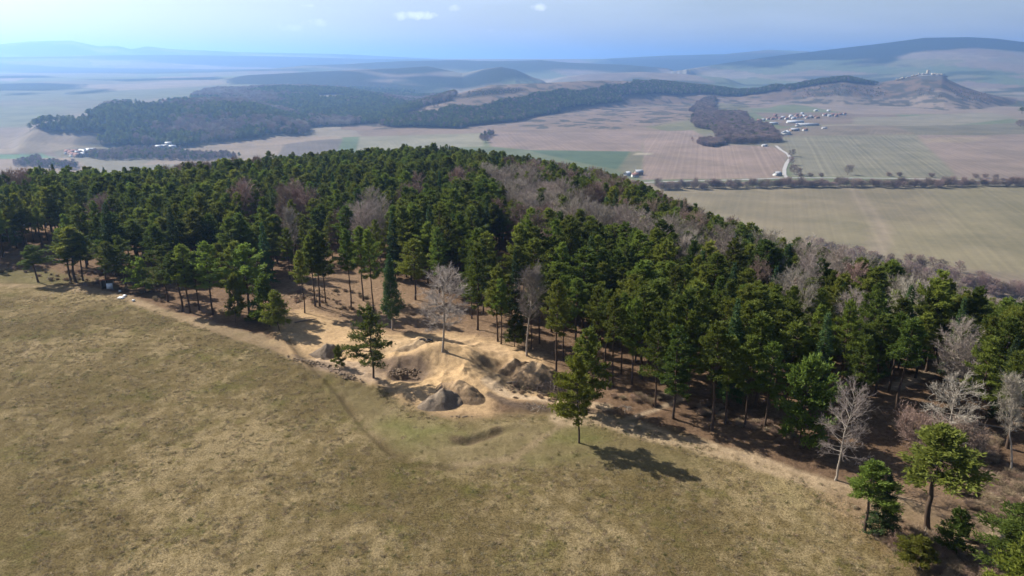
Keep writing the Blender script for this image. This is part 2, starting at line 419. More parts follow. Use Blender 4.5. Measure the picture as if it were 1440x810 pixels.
def conifer(seed, H=15.0, W=5.0, base=.35, kind='pine', lean=(0, 0), needle='needle', dens=1.0, bark='bark'):
    """trunk mesh (with limbs) and crown mesh (needle sprays)"""
    g = np.random.default_rng(seed)
    tr, cr = Geo(), Geo()
    zs = np.linspace(-.6, H * .985, 12)
    wob = np.cumsum(g.normal(0, .055 * (1 if kind == 'pine' else .3), (12, 2)), 0)
    ax = lambda z: np.array([np.interp(z, zs, wob[:, 0]) + lean[0] * (max(z, 0) / H) ** 1.5 * H, np.interp(z, zs, wob[:, 1]) + lean[1] * (max(z, 0) / H) ** 1.5 * H, z])
    r0 = .0125 * H if kind == 'pine' else .011 * H
    tr.tube([ax(z) for z in zs], [r0 * (1.35 if i == 0 else 1) * (1 - .9 * max(z, 0) / H) for i, z in enumerate(zs)], 7)
    if kind == 'pine':
        nb = int(44 * dens)
    elif kind == 'column':
        nb = int(90 * dens)
    else:
        nb = int(80 * dens)
    ph = g.uniform(0, 6.28)
    side = g.uniform(0, 6.28); lop = g.uniform(.05, .3)
    for i in range(nb):
        t = (i + g.uniform(0, 1)) / nb
        h = H * (base + (1 - base) * t * .97)
        ph += 2.4 + g.normal(0, .5)
        if kind == 'pine':
            prof = min(1.05, .62 + 1.6 * t) * (1 - t) ** .62 * (1.12 if t < .6 else 1.0) + .10
            L = W / 2 * prof * g.choice([.6, .85, 1.0, 1.12, 1.22], p=[.15, .2, .3, .25, .1]) * (1 + lop * math.cos(ph - side))
            el = -.12 + .75 * t + g.normal(0, .12)
            pad_v, pad_w = .13, .50
        elif kind == 'column':
            prof = (min(1, t * 4 + .55)) * (1 - t ** 1.8) + .06
            L = W / 2 * prof * g.uniform(.8, 1.15); el = .25 + .7 * t; pad_v, pad_w = .3, .6
        else:
            prof = (1 - t) ** .85 + .05
            L = W / 2 * prof * g.uniform(.8, 1.15); el = -.28 + .35 * t; pad_v, pad_w = .14, .5
        d = np.array([math.cos(ph) * math.cos(el), math.sin(ph) * math.cos(el), math.sin(el)])
        o = ax(h); perp = np.array([-math.sin(ph), math.cos(ph), 0])
        bend = g.uniform(.0, .16) * L
        pts = [o + d * L * u + np.array([0, 0, bend * u * u]) for u in (0, .35, .7, .95)]
        if L > .4 and (kind == 'pine' or i % 2 == 0): tr.tube(pts, [.018 + .018 * L, .014 + .012 * L, .02, .008], 4)
        nt = int((14 + 46 * L) * dens) if kind == 'pine' else int((10 + 38 * L) * dens)
        # sprays grouped into clumps along the limb so that gaps show between them
        nc = max(2, int(2 + L * 2.2))
        cu = np.sort(g.uniform(.28, 1.0, nc)); cl = g.normal(0, .5, nc) * pad_w * (.25 + .6 * L) * (1.15 - cu * .6)
        which = g.integers(0, nc, nt)
        u = cu[which] + g.normal(0, .10, nt) * (1 if kind == 'pine' else 1.6); la = cl[which] + g.normal(0, .17 + .03 * L, nt)
        v = g.normal(0, pad_v, nt) + bend * u * u + np.abs(cl[which]) * .12
        C = o[None] + d[None] * (u * L)[:, None] + perp[None] * la[:, None] + np.array([0, 0, 1.0])[None] * v[:, None]
        tone = np.clip(.25 + .35 * g.uniform(0, 1, nc)[which] + .25 * (u - .4) + g.normal(0, .12, nt), 0, 1)
        for k in range(3 if kind == 'pine' else 2):
            D = d[None] * g.uniform(.2, 1.1, nt)[:, None] + perp[None] * g.normal(0, .7, nt)[:, None] + np.array([0, 0, 1.0])[None] * g.normal(.35 if kind == 'pine' else -.1, .5, nt)[:, None]
            cr.blades(C, D, g.uniform(.20, .42, nt), g.uniform(.06, .12, nt), 0, tone)
    # leader tuft
    nt = 40; C = ax(H * .97)[None] + g.normal(0, .16, (nt, 3)) * np.array([1, 1, 1.6]); cr.blades(C, g.normal(0, .5, (nt, 3)) + np.array([0, 0, 1.0]), .35, .11, 0, .6)
    return tr.mesh('trunk', [M[bark]], True), cr.mesh('crown', [M[needle]])

def bare(seed, H=13.0, W=6.0, base=.3, style='round', twig='twig_pale', bark='bark_pale', fine=1.0, stems=1, tw=.022):
    g = np.random.default_rng(seed)
    tr, cr = Geo(), Geo()
    up = np.array([0, 0, 1.0])
    segs = []          # branch ends carrying twigs
    for s in range(stems):
        lean = g.normal(0, .05 if stems == 1 else .22, 2)
        zs = np.linspace(-.5, H * g.uniform(.88, .97), 11)
        wob = np.cumsum(g.normal(0, .10, (11, 2)), 0)
        ax = lambda z, zs=zs, wob=wob, lean=lean: np.array([np.interp(z, zs, wob[:, 0]) + lean[0] * max(z, 0), np.interp(z, zs, wob[:, 1]) + lean[1] * max(z, 0), z])
        r0 = .0125 * H / stems ** .4
        tr.tube([ax(z) for z in zs], [r0 * (1.4 if i == 0 else 1) * (1 - .93 * max(z, 0) / H) for i, z in enumerate(zs)], 7)
        n1 = int(40 / stems ** .5); ph = g.uniform(0, 6)
        for i in range(n1):
            t = (i + g.uniform()) / n1; h = H * (base + (.95 - base) * t); ph += 2.4 + g.normal(0, .4)
            if style == 'round': prof = math.sin(math.pi * (.28 + .66 * t)) ** .6 * 1.05; el = .02 + .80 * t
            elif style == 'narrow': prof = .85 * math.sin(math.pi * (.15 + .8 * t)) ** .6 + .12; el = .6 + .5 * t
            else: prof = .75 * (1 - t) + .35; el = .55 + .6 * t
            L = W / 2 * prof * g.uniform(.75, 1.15) / math.cos(min(el, 1.0)) * .8
            el += g.normal(0, .12)
            d = np.array([math.cos(ph) * math.cos(el), math.sin(ph) * math.cos(el), math.sin(el)]); o = ax(h)
            c = g.uniform(.05, .22) * L
            P = [o + d * L * u + up * c * u * u + g.normal(0, .03 * L, 3) * u for u in (0, .25, .5, .75, 1)]
            rb = .012 + .011 * L
            tr.tube(P, np.array([1, .8, .6, .4, .2]) * rb, 4)
            for k in range(int(4 + L * 3.2)):
                u = g.uniform(.2, 1.0); q = np.array([np.interp(u, (0, .25, .5, .75, 1), [p[j] for p in P]) for j in range(3)])
                dd = d + g.normal(0, .55, 3) + up * .25; dd /= np.linalg.norm(dd); l2 = L * g.uniform(.22, .45) * (1.2 - .5 * u) + .25
                P2 = [q, q + dd * l2 * .5 + g.normal(0, .04, 3), q + dd * l2 + up * .1 * l2]
                cr.tube(P2, [rb * .4, rb * .25, .006], 3, 0, .6)
                segs.append((P2[0], P2[2], dd, l2))
            segs.append((P[2], P[4], d, L * .5))
    S = np.array([a for a, b, c, d in segs]); E = np.array([b for a, b, c, d in segs]); Dd = np.array([c for a, b, c, d in segs]); Ls = np.array([d for a, b, c, d in segs])
    n = int(7000 * fine); w = Ls / Ls.sum(); idx = g.choice(len(S), n, p=w)
    u = g.uniform(0, 1, n)[:, None]
    C = S[idx] * (1 - u) + E[idx] * u
    D = Dd[idx] + g.normal(0, .6, (n, 3)) + up * .35
    ln = g.uniform(.25, .75, n)
    cr.blades(C, D, ln, tw, 0, g.uniform(0, 1, n))
    D2 = D / np.linalg.norm(D, axis=1)[:, None]; C2 = C + D2 * (ln * g.uniform(.2, .9, n))[:, None]
    cr.blades(C2, D2 + g.normal(0, .5, (n, 3)), g.uniform(.15, .4, n), tw * .8, 0, g.uniform(0, 1, n))
    return tr.mesh('trunk', [M[bark]], True), cr.mesh('crown', [M[twig]])

PROTO = {}   # kind -> list of (trunk mesh, crown mesh, H, W)
def reg(kind, pair, H, W): PROTO.setdefault(kind, []).append((pair[0], pair[1], H, W))
for k in range(6):
    W = [5.2, 4.6, 5.8, 4.2, 5.4, 4.8][k]; b = [.38, .46, .34, .52, .42, .30][k]
    reg('pine', conifer(100 + k, 15, W, b), 15, W)
for k in range(2): reg('spruce', conifer(200 + k, 15, 4.4, .10, 'spruce', needle='needle_spruce'), 15, 4.4)
reg('column', conifer(220, 14, 3.4, .18, 'column', needle='needle_spruce', bark='bark_pale'), 14, 3.4)
for k in range(2): reg('yellow', conifer(240 + k, 12, 5.0, .30 - .12 * k, 'pine', needle='needle_yellow', dens=1.15), 12, 5.0)
reg('ragged', conifer(277, 12, 6.0, .20, 'pine', dens=.85), 12, 6.0)
for k in range(2): reg('bushy', conifer(260 + k, 6, 4.0, .16, 'pine', dens=.8), 6, 4.0)
for k in range(3): reg('aspen', bare(300 + k, 13, 7.0, .28, 'round'), 13, 7.0)
for k in range(2): reg('birch', bare(320 + k, 14, 4.6, .44 - .22 * k, 'narrow', fine=.9), 14, 4.6)
for k in range(3): reg('brown', bare(340 + k, 12, 6.0, .2, 'round' if k else 'narrow', 'twig_brown', 'bark_brown', fine=1.0, tw=.026), 12, 6.0)
for k in range(2): reg('sparse', bare(400 + k, 13, 6.5, .26, 'round', fine=.38, tw=.022), 13, 6.5)
for k in range(2): reg('shrub', bare(360 + k, 4.5, 5.0, .05, 'spread', 'twig_brown', 'bark_brown', fine=.45, stems=5, tw=.026), 4.5, 5.0)

for k in range(2): reg('bramble', bare(380 + k, 1.2, 2.2, .05, 'spread', 'twig_dry', 'bark_brown', fine=.07, stems=7, tw=.03), 1.2, 2.2)
NAMES = {'sparse': ('bare_tree', 'bare tree'), 'bramble': ('bramble_bush', 'bush'), 'ragged': ('pine_tree', 'pine tree'), 'pine': ('pine_tree', 'pine tree'), 'spruce': ('spruce_tree', 'spruce tree'), 'column': ('spruce_tree', 'spruce tree'), 'yellow': ('pine_tree', 'pine tree'),
         'bushy': ('pine_tree', 'pine tree'), 'aspen': ('bare_tree', 'bare tree'), 'birch': ('birch_tree', 'birch tree'), 'brown': ('bare_tree', 'bare tree'), 'shrub': ('bare_shrub', 'shrub')}

SRC = {}     # kind -> [(trunk object, crown object)] first placed copy of each variant, reused by the far woods
def tree(kind, x, y, h, w, label, group=None, rot=None, var=None, lean=None, z=None):
    ps = PROTO[kind]; v = (var if var is not None else random.randrange(len(ps))) % len(ps)
    tm, cm, H, W = ps[v]
    nm, cat = NAMES[kind]
    root = bpy.data.objects.new(nm, None); root.empty_display_size = .5
    root.location = (x, y, (gz(x, y) if z is None else z) - .05)
    root.rotation_euler = (lean[1] if lean else 0, lean[0] if lean else 0, random.uniform(0, 6.28) if rot is None else rot)
    if lean:
        root.rotation_mode = 'XYZ'
    root.scale = (w / W, w / W, h / H)
    link(root); tag(root, label, cat, group)
    a = link(bpy.data.objects.new('trunk', tm), root); b = link(bpy.data.objects.new('crown', cm), root)
    SRC.setdefault((kind, v), (a, b))
    return root

def scatter(name, pts, kinds, label, cat, mats=None):
    """pts: array rows (x, y, z, rot, sx, sz, kind index, variant)  - instanced on points, one object, kind stuff"""
    me = bpy.data.meshes.new(name); me.vertices.add(len(pts)); me.vertices.foreach_set('co', pts[:, :3].astype(np.float32).ravel())
    code = []; keys = []
    for r_ in pts:
        k = (kinds[int(r_[6])], int(r_[7]) % len(PROTO[kinds[int(r_[6])]]))
        if k not in SRC: k = next(q for q in SRC if q[0] == k[0])
        if k not in keys: keys.append(k)
        code.append(keys.index(k))
    for nm, dat in (('rz', pts[:, 3]), ('sx', pts[:, 4]), ('sz', pts[:, 5])):
        a = me.attributes.new(nm, 'FLOAT', 'POINT'); a.data.foreach_set('value', dat.astype(np.float32))
    a = me.attributes.new('code', 'INT', 'POINT'); a.data.foreach_set('value', np.array(code, np.int32))
    o = link(bpy.data.objects.new(name, me)); tag(o, label, cat, kind='stuff')
    ng = bpy.data.node_groups.new(name, 'GeometryNodeTree')
    ng.interface.new_socket('Geometry', in_out='INPUT', socket_type='NodeSocketGeometry'); ng.interface.new_socket('Geometry', in_out='OUTPUT', socket_type='NodeSocketGeometry')
    N = ng.nodes; Lk = ng.links
    gi = N.new('NodeGroupInput'); go = N.new('NodeGroupOutput'); jn = N.new('GeometryNodeJoinGeometry')
    def attr(nm, typ):
        q = N.new('GeometryNodeInputNamedAttribute'); q.data_type = typ; q.inputs['Name'].default_value = nm; return q.outputs['Attribute']
    rz, sx, sz, cd = attr('rz', 'FLOAT'), attr('sx', 'FLOAT'), attr('sz', 'FLOAT'), attr('code', 'INT')
    cr_ = N.new('ShaderNodeCombineXYZ'); Lk.new(rz, cr_.inputs[2]); er = N.new('FunctionNodeEulerToRotation'); Lk.new(cr_.outputs[0], er.inputs[0])
    cs = N.new('ShaderNodeCombineXYZ'); Lk.new(sx, cs.inputs[0]); Lk.new(sx, cs.inputs[1]); Lk.new(sz, cs.inputs[2])
    for i, k in enumerate(keys):
        cmp_ = N.new('FunctionNodeCompare'); cmp_.data_type = 'INT'; cmp_.operation = 'EQUAL'
        ins = [s for s in cmp_.inputs if s.type == 'INT']; Lk.new(cd, ins[0]); ins[1].default_value = i
        for part in SRC[k]:
            oi = N.new('GeometryNodeObjectInfo'); oi.inputs['Object'].default_value = part; oi.transform_space = 'ORIGINAL'
            ip = N.new('GeometryNodeInstanceOnPoints')
            Lk.new(gi.outputs[0], ip.inputs['Points']); Lk.new(cmp_.outputs[0], ip.inputs['Selection']); Lk.new(oi.outputs['Geometry'], ip.inputs['Instance'])
            Lk.new(er.outputs[0], ip.inputs['Rotation']); Lk.new(cs.outputs[0], ip.inputs['Scale']); Lk.new(ip.outputs[0], jn.inputs[0])
    Lk.new(jn.outputs[0], go.inputs[0])
    md = o.modifiers.new('scatter', 'NODES'); md.node_group = ng
    return o

def in_poly(x, y, P):
    P = np.asarray(P, float); x = np.asarray(x, float); y = np.asarray(y, float)
    c = np.zeros(x.shape, bool); n = len(P)
    for i in range(n):
        x0, y0 = P[i]; x1, y1 = P[(i + 1) % n]
        if y0 == y1: continue
        c ^= ((y0 > y) != (y1 > y)) & (x < (x1 - x0) * (y - y0) / (y1 - y0) + x0)
    return c

def dist_line(x, y, P, closed=False):
    P = np.asarray(P, float); d = np.full(np.shape(x), 1e18)
    n = len(P)
    for i in range(n if closed else n - 1):
        a = P[i]; b = P[(i + 1) % n]; ab = b - a; t = np.clip(((x - a[0]) * ab[0] + (y - a[1]) * ab[1]) / (ab @ ab + 1e-12), 0, 1)
        d = np.minimum(d, (x - a[0] - t * ab[0]) ** 2 + (y - a[1] - t * ab[1]) ** 2)
    return np.sqrt(d)

# ------------------------------------------------------------------ ground sheet
az_f = np.radians(np.arange(-42, 42.001, .09)); az_c = np.radians(np.concatenate([np.arange(-180, -42, 3.0), np.arange(45, 180, 3.0)]))
AZ = np.sort(np.concatenate([az_f, az_c]))
rr = [3.0]
while rr[-1] < 70000:
    q = rr[-1]; rr.append(q * (1 + (.03 if q < 42 else .0042 if q < 240 else .0065 if q < 5000 else .012 if q < 16000 else .02)))
RR = np.array(rr)
gx = (RR[:, None] * np.sin(AZ)[None]).ravel(); gy = (RR[:, None] * np.cos(AZ)[None]).ravel()
NR, NA = len(RR), len(AZ)
gzz = relief(gx, gy)
nearv = np.hypot(gx, gy) < 200
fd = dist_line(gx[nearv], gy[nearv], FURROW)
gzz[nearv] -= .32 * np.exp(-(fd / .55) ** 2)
r_all = np.hypot(gx, gy)

col = np.zeros((len(gx), 3)); mask = np.zeros((len(gx), 4)); rowu = np.zeros(len(gx))
# --- default land cover: a patchwork of fields, meadow on top of the hill
rot = R(24); fu = gx * math.cos(rot) + gy * math.sin(rot); fv = -gx * math.sin(rot) + gy * math.cos(rot)
fu = fu + (fbm(gx / 900, gy / 900, 77, 2) - .5) * 500; fv = fv + (fbm(gx / 900, gy / 900, 78, 2) - .5) * 500
cu = np.floor(fu / 420 + np.floor(fv / 900) * .37); cv = np.floor(fv / 900)
hsh = hash2(cu, cv, 5)
PAL = np.array([(.235, .185, .14), (.20, .19, .11), (.26, .21, .16), (.165, .185, .105), (.22, .17, .13), (.28, .235, .175), (.14, .17, .09), (.215, .19, .135)])
col[:] = PAL[(hsh * len(PAL)).astype(int) % len(PAL)]
mask[:, 2] = .25; rowu[:] = gx * np.cos(hsh * 3) + gy * np.sin(hsh * 3)
def world_poly(P, far=60000): return [G(*p, far=far) for p in P]
def paint(P, c, feather=2.0, strength=1.0, warp=0, wscale=10, row=None, rowdir=None, px=True, m=None, soft_noise=0, far=60000):
    W = np.array(world_poly(P, far) if px else P); pad = feather + warp * 1.2
    sel = np.nonzero((gx > W[:, 0].min() - pad) & (gx < W[:, 0].max() + pad) & (gy > W[:, 1].min() - pad) & (gy < W[:, 1].max() + pad))[0]
    if len(sel) == 0: return
    x = gx[sel]; y = gy[sel]
    if warp:
        x = x + (fbm(gx[sel] / wscale, gy[sel] / wscale, 41, 3) - .5) * 2 * warp; y = y + (fbm(gx[sel] / wscale, gy[sel] / wscale, 43, 3) - .5) * 2 * warp
    ins = in_poly(x, y, W)
    if feather > 0:
        d = dist_line(x, y, W, True); a = np.where(ins, .5 + .5 * np.clip(d / feather, 0, 1), .5 - .5 * np.clip(d / feather, 0, 1))
    else: a = ins.astype(float)
    a = a * strength
    if soft_noise: a = a * np.clip(1 - soft_noise + 2 * soft_noise * fbm(x / wscale, y / wscale, 51, 4), 0, 1)
    a_ = a[:, None]
    col[sel] = col[sel] * (1 - a_) + np.array(c) * a_
    if m is not None: mask[sel] = mask[sel] * (1 - a_) + np.array(m) * a_
    if row is not None:
        mask[sel, 2] = mask[sel, 2] * (1 - a) + row * a
    if rowdir is not None:
        p0 = np.array(G(*rowdir[0])); p1 = np.array(G(*rowdir[1])); t = p1 - p0; t /= np.linalg.norm(t)
        s2 = sel[a > .5]; rowu[s2] = (gx[s2] * -t[1] + gy[s2] * t[0])
def paint_line(P, width, c, feather=1.0, strength=1.0, noise=0, px=True, m=None):
    W = np.array(world_poly(P) if px else P); pad = width + feather + 2
    sel = np.nonzero((gx > W[:, 0].min() - pad) & (gx < W[:, 0].max() + pad) & (gy > W[:, 1].min() - pad) & (gy < W[:, 1].max() + pad))[0]
    if len(sel) == 0: return
    x = gx[sel]; y = gy[sel]; d = dist_line(x, y, W) + (fbm(x / 3, y / 3, 61, 3) - .5) * 2 * noise
    a = (1 - np.clip((d - width / 2) / feather, 0, 1)) * strength; a_ = a[:, None]
    col[sel] = col[sel] * (1 - a_) + np.array(c) * a_
    if m is not None: mask[sel] = mask[sel] * (1 - a_) + np.array(m) * a_

TAN = (.27, .215, .165); PINK = (.29, .215, .175); GREEN = (.19, .20, .105); DKGRN = (.105, .145, .085); BROWN = (.20, .155, .12); PALE = (.34, .285, .21)
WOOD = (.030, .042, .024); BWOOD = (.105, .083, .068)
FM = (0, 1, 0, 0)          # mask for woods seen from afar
# dry grass round the table hill and castle hill
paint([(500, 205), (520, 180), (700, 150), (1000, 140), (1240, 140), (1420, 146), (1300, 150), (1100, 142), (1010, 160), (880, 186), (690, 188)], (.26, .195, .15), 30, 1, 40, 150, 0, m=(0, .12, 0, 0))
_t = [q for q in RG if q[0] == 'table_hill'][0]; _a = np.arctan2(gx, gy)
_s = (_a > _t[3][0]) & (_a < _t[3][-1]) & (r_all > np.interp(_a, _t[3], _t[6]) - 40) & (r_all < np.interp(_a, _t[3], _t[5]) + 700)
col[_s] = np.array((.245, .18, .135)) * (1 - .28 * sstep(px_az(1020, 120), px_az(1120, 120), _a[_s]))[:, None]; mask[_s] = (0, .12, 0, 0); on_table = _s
paint([(905, 262), (1500, 262), (1500, 392), (1300, 372), (1150, 352), (950, 300), (880, 262)], (.245, .205, .135), 6, 1, 0, 10, .22, ((1195, 262), (1240, 350)))
paint([(1300, 262), (1500, 262), (1500, 330), (1330, 330)], (.235, .205, .125), 30, .8, 10, 40)
paint([(1150, 300), (1500, 335), (1500, 392), (1300, 372), (1150, 345)], (.235, .205, .125), 40, .7, 10, 40)
paint([(1187, 262), (1204, 262), (1252, 320), (1250, 362), (1220, 362), (1226, 310)], (.31, .25, .185), 8, .75, 9, 14, soft_noise=.7)
paint([(905, 185), (975, 183), (1010, 203), (1085, 206), (1110, 216), (1098, 250), (900, 253), (903, 215)], (.285, .215, .175), 5, 1, 0, 10, .4, ((1000, 190), (1005, 250)))
paint([(1095, 193), (1290, 190), (1345, 250), (1115, 248), (1113, 220)], (.215, .20, .145), 5, 1, 0, 10, .5, ((1170, 195), (1215, 248)))
paint([(1290, 190), (1500, 186), (1500, 257), (1348, 250)], (.255, .20, .165), 5, 1, 0, 10, .35, ((1300, 200), (1440, 252)))
paint([(1290, 195), (1400, 192), (1370, 200), (1310, 201)], (.30, .24, .17), 10, .8, 20, 60)
paint([(1040, 190), (1120, 178), (1280, 176), (1300, 188), (1095, 192)], (.20, .165, .125), 8, 1)
paint([(1060, 158), (1250, 158), (1290, 172), (1100, 178)], (.21, .165, .13), 8, 1)
paint([(1100, 142), (1400, 145), (1500, 150), (1500, 162), (1200, 160)], (.27, .215, .17), 8, 1)
paint([(1200, 165), (1390, 158), (1430, 165), (1300, 178), (1200, 175)], (.25, .225, .165), 8, 1)
paint([(1260, 178), (1500, 168), (1500, 188), (1290, 190)], (.175, .16, .115), 8, 1)
paint([(1000, 135), (1110, 142), (1080, 152), (1010, 152)], (.26, .20, .16), 8, 1)
paint([(1000, 143), (1050, 147), (1060, 158), (1010, 157)], (.20, .185, .12), 8, 1)
paint([(740, 211), (888, 212), (868, 238), (800, 225)], DKGRN, 5, 1, 0, 10, .2)
paint([(888, 212), (905, 215), (900, 250), (868, 240)], (.19, .175, .115), 5, 1)
paint([(895, 215), (918, 215), (915, 218), (890, 218)], (.42, .36, .27), 4, 1)
paint([(505, 192), (678, 187), (680, 206), (600, 208), (500, 212)], (.27, .25, .175), 5, 1)
paint([(680, 187), (905, 185), (903, 213), (745, 211), (690, 206)], (.265, .20, .165), 5, 1, 0, 10, .3, ((700, 190), (720, 210)))
paint([(482, 193), (506, 192), (500, 215), (470, 215)], (.14, .18, .095), 4, 1)
paint([(400, 200), (482, 195), (470, 222), (385, 224)], (.17, .145, .125), 4, 1)
paint([(250, 210), (330, 200), (420, 190), (480, 193), (400, 203), (385, 225), (200, 232)], (.29, .225, .165), 5, 1)
paint([(-80, 181), (52, 178), (130, 184), (118, 204), (-80, 207)], (.27, .215, .16), 8, 1)
paint([(-80, 208), (140, 208), (60, 214), (-80, 216)], (.33, .26, .18), 6, 1)
paint([(-80, 217), (60, 216), (80, 222), (-80, 223)], (.14, .22, .12), 5, 1)
paint([(-80, 224), (100, 222), (130, 240), (-80, 262)], (.30, .225, .16), 8, 1)
paint([(-80, 122), (150, 110), (330, 112), (300, 128), (170, 146), (20, 180), (-80, 182)], (.155, .155, .105), 60, .75, 80, 400)
paint([(110, 120), (300, 112), (320, 118), (150, 128)], (.29, .225, .165), 30, .8, 20, 300)
paint([(-80, 150), (100, 150), (30, 178), (-80, 181)], (.17, .18, .115), 30, .9)
# --- woods seen from afar, painted ground under the scattered crowns
WOODS = {
 'bluff': [(52, 177), (130, 168), (150, 152), (155, 146), (200, 148), (262, 141), (300, 128), (330, 127), (400, 124), (500, 124), (560, 128), (620, 133), (640, 140), (600, 150), (560, 165), (440, 180), (420, 190), (330, 198), (260, 207), (120, 205), (130, 186), (60, 180)],
 'bluff_far': [(320, 112), (350, 105), (420, 107), (500, 112), (560, 118), (620, 124), (600, 130), (430, 120), (330, 119)],
 'table': [(535, 175), (560, 166), (610, 161), (650, 153), (700, 147), (745, 138), (800, 130), (850, 125), (885, 120), (905, 117), (960, 116), (1010, 124), (1000, 131), (900, 133), (872, 140), (800, 157), (720, 171), (640, 181), (560, 180)],
 'table_end': [(1000, 124), (1060, 127), (1100, 121), (1092, 128), (1040, 135), (1000, 134)],
 'castle_hill_wood': [(1095, 124), (1150, 114), (1190, 110), (1238, 117), (1232, 119.5), (1190, 115), (1150, 119), (1110, 127)],
 'slope_scrub': [(645, 140), (660, 130), (730, 124), (740, 127), (700, 134)],
}
KNOBS = [[(340, 107), (440, 101), (480, 99), (510, 101), (560, 112), (430, 116), (360, 112)], [(560, 110), (590, 107), (630, 107), (680, 98), (705, 94), (735, 101), (752, 112), (700, 118), (600, 122)],
         [(500, 99), (560, 96), (600, 93), (640, 101), (600, 104), (540, 103)]]
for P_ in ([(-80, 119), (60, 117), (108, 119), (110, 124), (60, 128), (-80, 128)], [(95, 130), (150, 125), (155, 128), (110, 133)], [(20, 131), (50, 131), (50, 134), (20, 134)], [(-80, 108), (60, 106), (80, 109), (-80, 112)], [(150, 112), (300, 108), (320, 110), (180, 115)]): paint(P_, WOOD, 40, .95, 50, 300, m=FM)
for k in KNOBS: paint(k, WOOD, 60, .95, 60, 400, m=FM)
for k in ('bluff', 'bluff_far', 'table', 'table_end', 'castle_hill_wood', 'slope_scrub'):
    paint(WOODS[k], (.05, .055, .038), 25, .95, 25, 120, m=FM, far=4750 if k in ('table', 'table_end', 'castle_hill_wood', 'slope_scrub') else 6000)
paint([(440, 134), (480, 133), (490, 138), (455, 141)], PALE, 15, .95, far=5000, m=(0, 0, 0, 0))
paint([(575, 134), (635, 130), (640, 132), (600, 137)], (.30, .235, .18), 20, .9)
# right mountains: forested heights, fields lower down
sel = (gx > 1500) & (r_all > 6600) & (r_all < 12500)
n_ = fbm(gx[sel] / 900, gy[sel] / 900, 91, 4) + (r_all[sel] - 8000) / 2600 - .52
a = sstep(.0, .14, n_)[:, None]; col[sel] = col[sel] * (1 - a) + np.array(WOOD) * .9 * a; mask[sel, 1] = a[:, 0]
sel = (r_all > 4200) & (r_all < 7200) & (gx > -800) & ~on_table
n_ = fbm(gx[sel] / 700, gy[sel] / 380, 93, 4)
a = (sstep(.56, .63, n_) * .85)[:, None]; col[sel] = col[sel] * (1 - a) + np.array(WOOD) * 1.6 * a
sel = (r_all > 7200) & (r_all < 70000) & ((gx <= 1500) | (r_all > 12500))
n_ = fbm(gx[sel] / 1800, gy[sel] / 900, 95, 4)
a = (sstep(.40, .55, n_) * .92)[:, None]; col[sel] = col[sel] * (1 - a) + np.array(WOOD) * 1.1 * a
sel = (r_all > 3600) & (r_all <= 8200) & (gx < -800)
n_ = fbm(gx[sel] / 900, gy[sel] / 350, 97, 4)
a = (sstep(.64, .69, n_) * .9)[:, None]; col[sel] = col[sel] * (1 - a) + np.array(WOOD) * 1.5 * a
# scrub flecks on the dry hill flanks
sel = (r_all > 2300) & (r_all < 5000) & (mask[:, 1] > .05) & (mask[:, 1] < .3)
n_ = fbm(gx[sel] / 45, gy[sel] / 45, 99, 4) + .10 * fbm(gx[sel] / 260, gy[sel] / 260, 98, 2)
a = (sstep(.56, .66, n_ + .08 * (gx[sel] > 1600) * (r_all[sel] > 3900)) * .85)[:, None]; col[sel] = col[sel] * (1 - a) + np.array((.075, .075, .06)) * a
# castle rock
paint([(1284, 106), (1300, 101), (1328, 101), (1338, 116), (1320, 113), (1296, 111)], (.13, .13, .125), 8, .9, 8, 20, far=4620)

# --- hilltop: forest floor, meadow, dirt
hill = r_all < 330
cdv = np.interp(np.arctan2(gx, gy), C_AZ, C_D); on_hill = r_all < cdv + 260
sl_ = on_hill
ff = fbm(gx[sl_] / 9, gy[sl_] / 9, 14, 4)[:, None]
col[sl_] = np.array((.105, .066, .042)) * (1 - ff) + np.array((.230, .150, .092)) * ff
mask[sl_] = (0, 0, 0, 1)
MEADOW = [(-900, 400), (-300, 394), (0, 396), (60, 402), (150, 414), (210, 434), (300, 466), (400, 497), (460, 530), (520, 540), (560, 560), (620, 590), (700, 583), (780, 580), (860, 590), (960, 617), (1080, 655), (1180, 690), (1240, 740), (1300, 812), (1350, 900), (1500, 1400), (720, 2200), (-900, 2200)]
mw = [G(*p, start=2.0) for p in MEADOW[:-3]] + [(60, -200), (-400, -400), (-400, 60)]
mw = [(-500, 60)] + [G(*p) for p in MEADOW[1:20]] + [(16, 20), (30, -30), (200, -200), (-500, -500)]
paint(mw, (.17, .145, .075), 1.6, 1, 1.5, 4, px=False, m=(1, 0, 0, 0))
paint([(-60, 378), (0, 378), (60, 380), (130, 395), (60, 402), (0, 397), (-60, 396)], (.16, .15, .07), 2, .9, 1, 4, m=(.7, 0, 0, .3))
# behind the camera the meadow goes on
sel = (gy < 15) & on_hill; col[sel] = (.17, .145, .075); mask[sel] = (1, 0, 0, 0)
GM = (.55, 0, 0, .45)
# grassy strip and green tints inside the edge
paint([(470, 545), (520, 545), (560, 585), (640, 600), (800, 590), (870, 612), (1000, 650), (960, 665), (800, 652), (640, 655), (560, 640), (510, 590)], (.185, .150, .078), 2.0, .9, 2, 6, m=(.35, 0, 0, .65))
for (P, s) in [([(560, 588), (640, 600), (640, 620), (560, 625), (530, 600)], .7), ([(770, 606), (850, 606), (850, 622), (780, 622)], .8), ([(740, 640), (860, 640), (850, 648), (760, 650)], .5), ([(1060, 660), (1130, 690), (1140, 740), (1090, 700)], .35)]:
    paint(P, (.125, .140, .040), 2.0, s, 2, 3, soft_noise=.5)
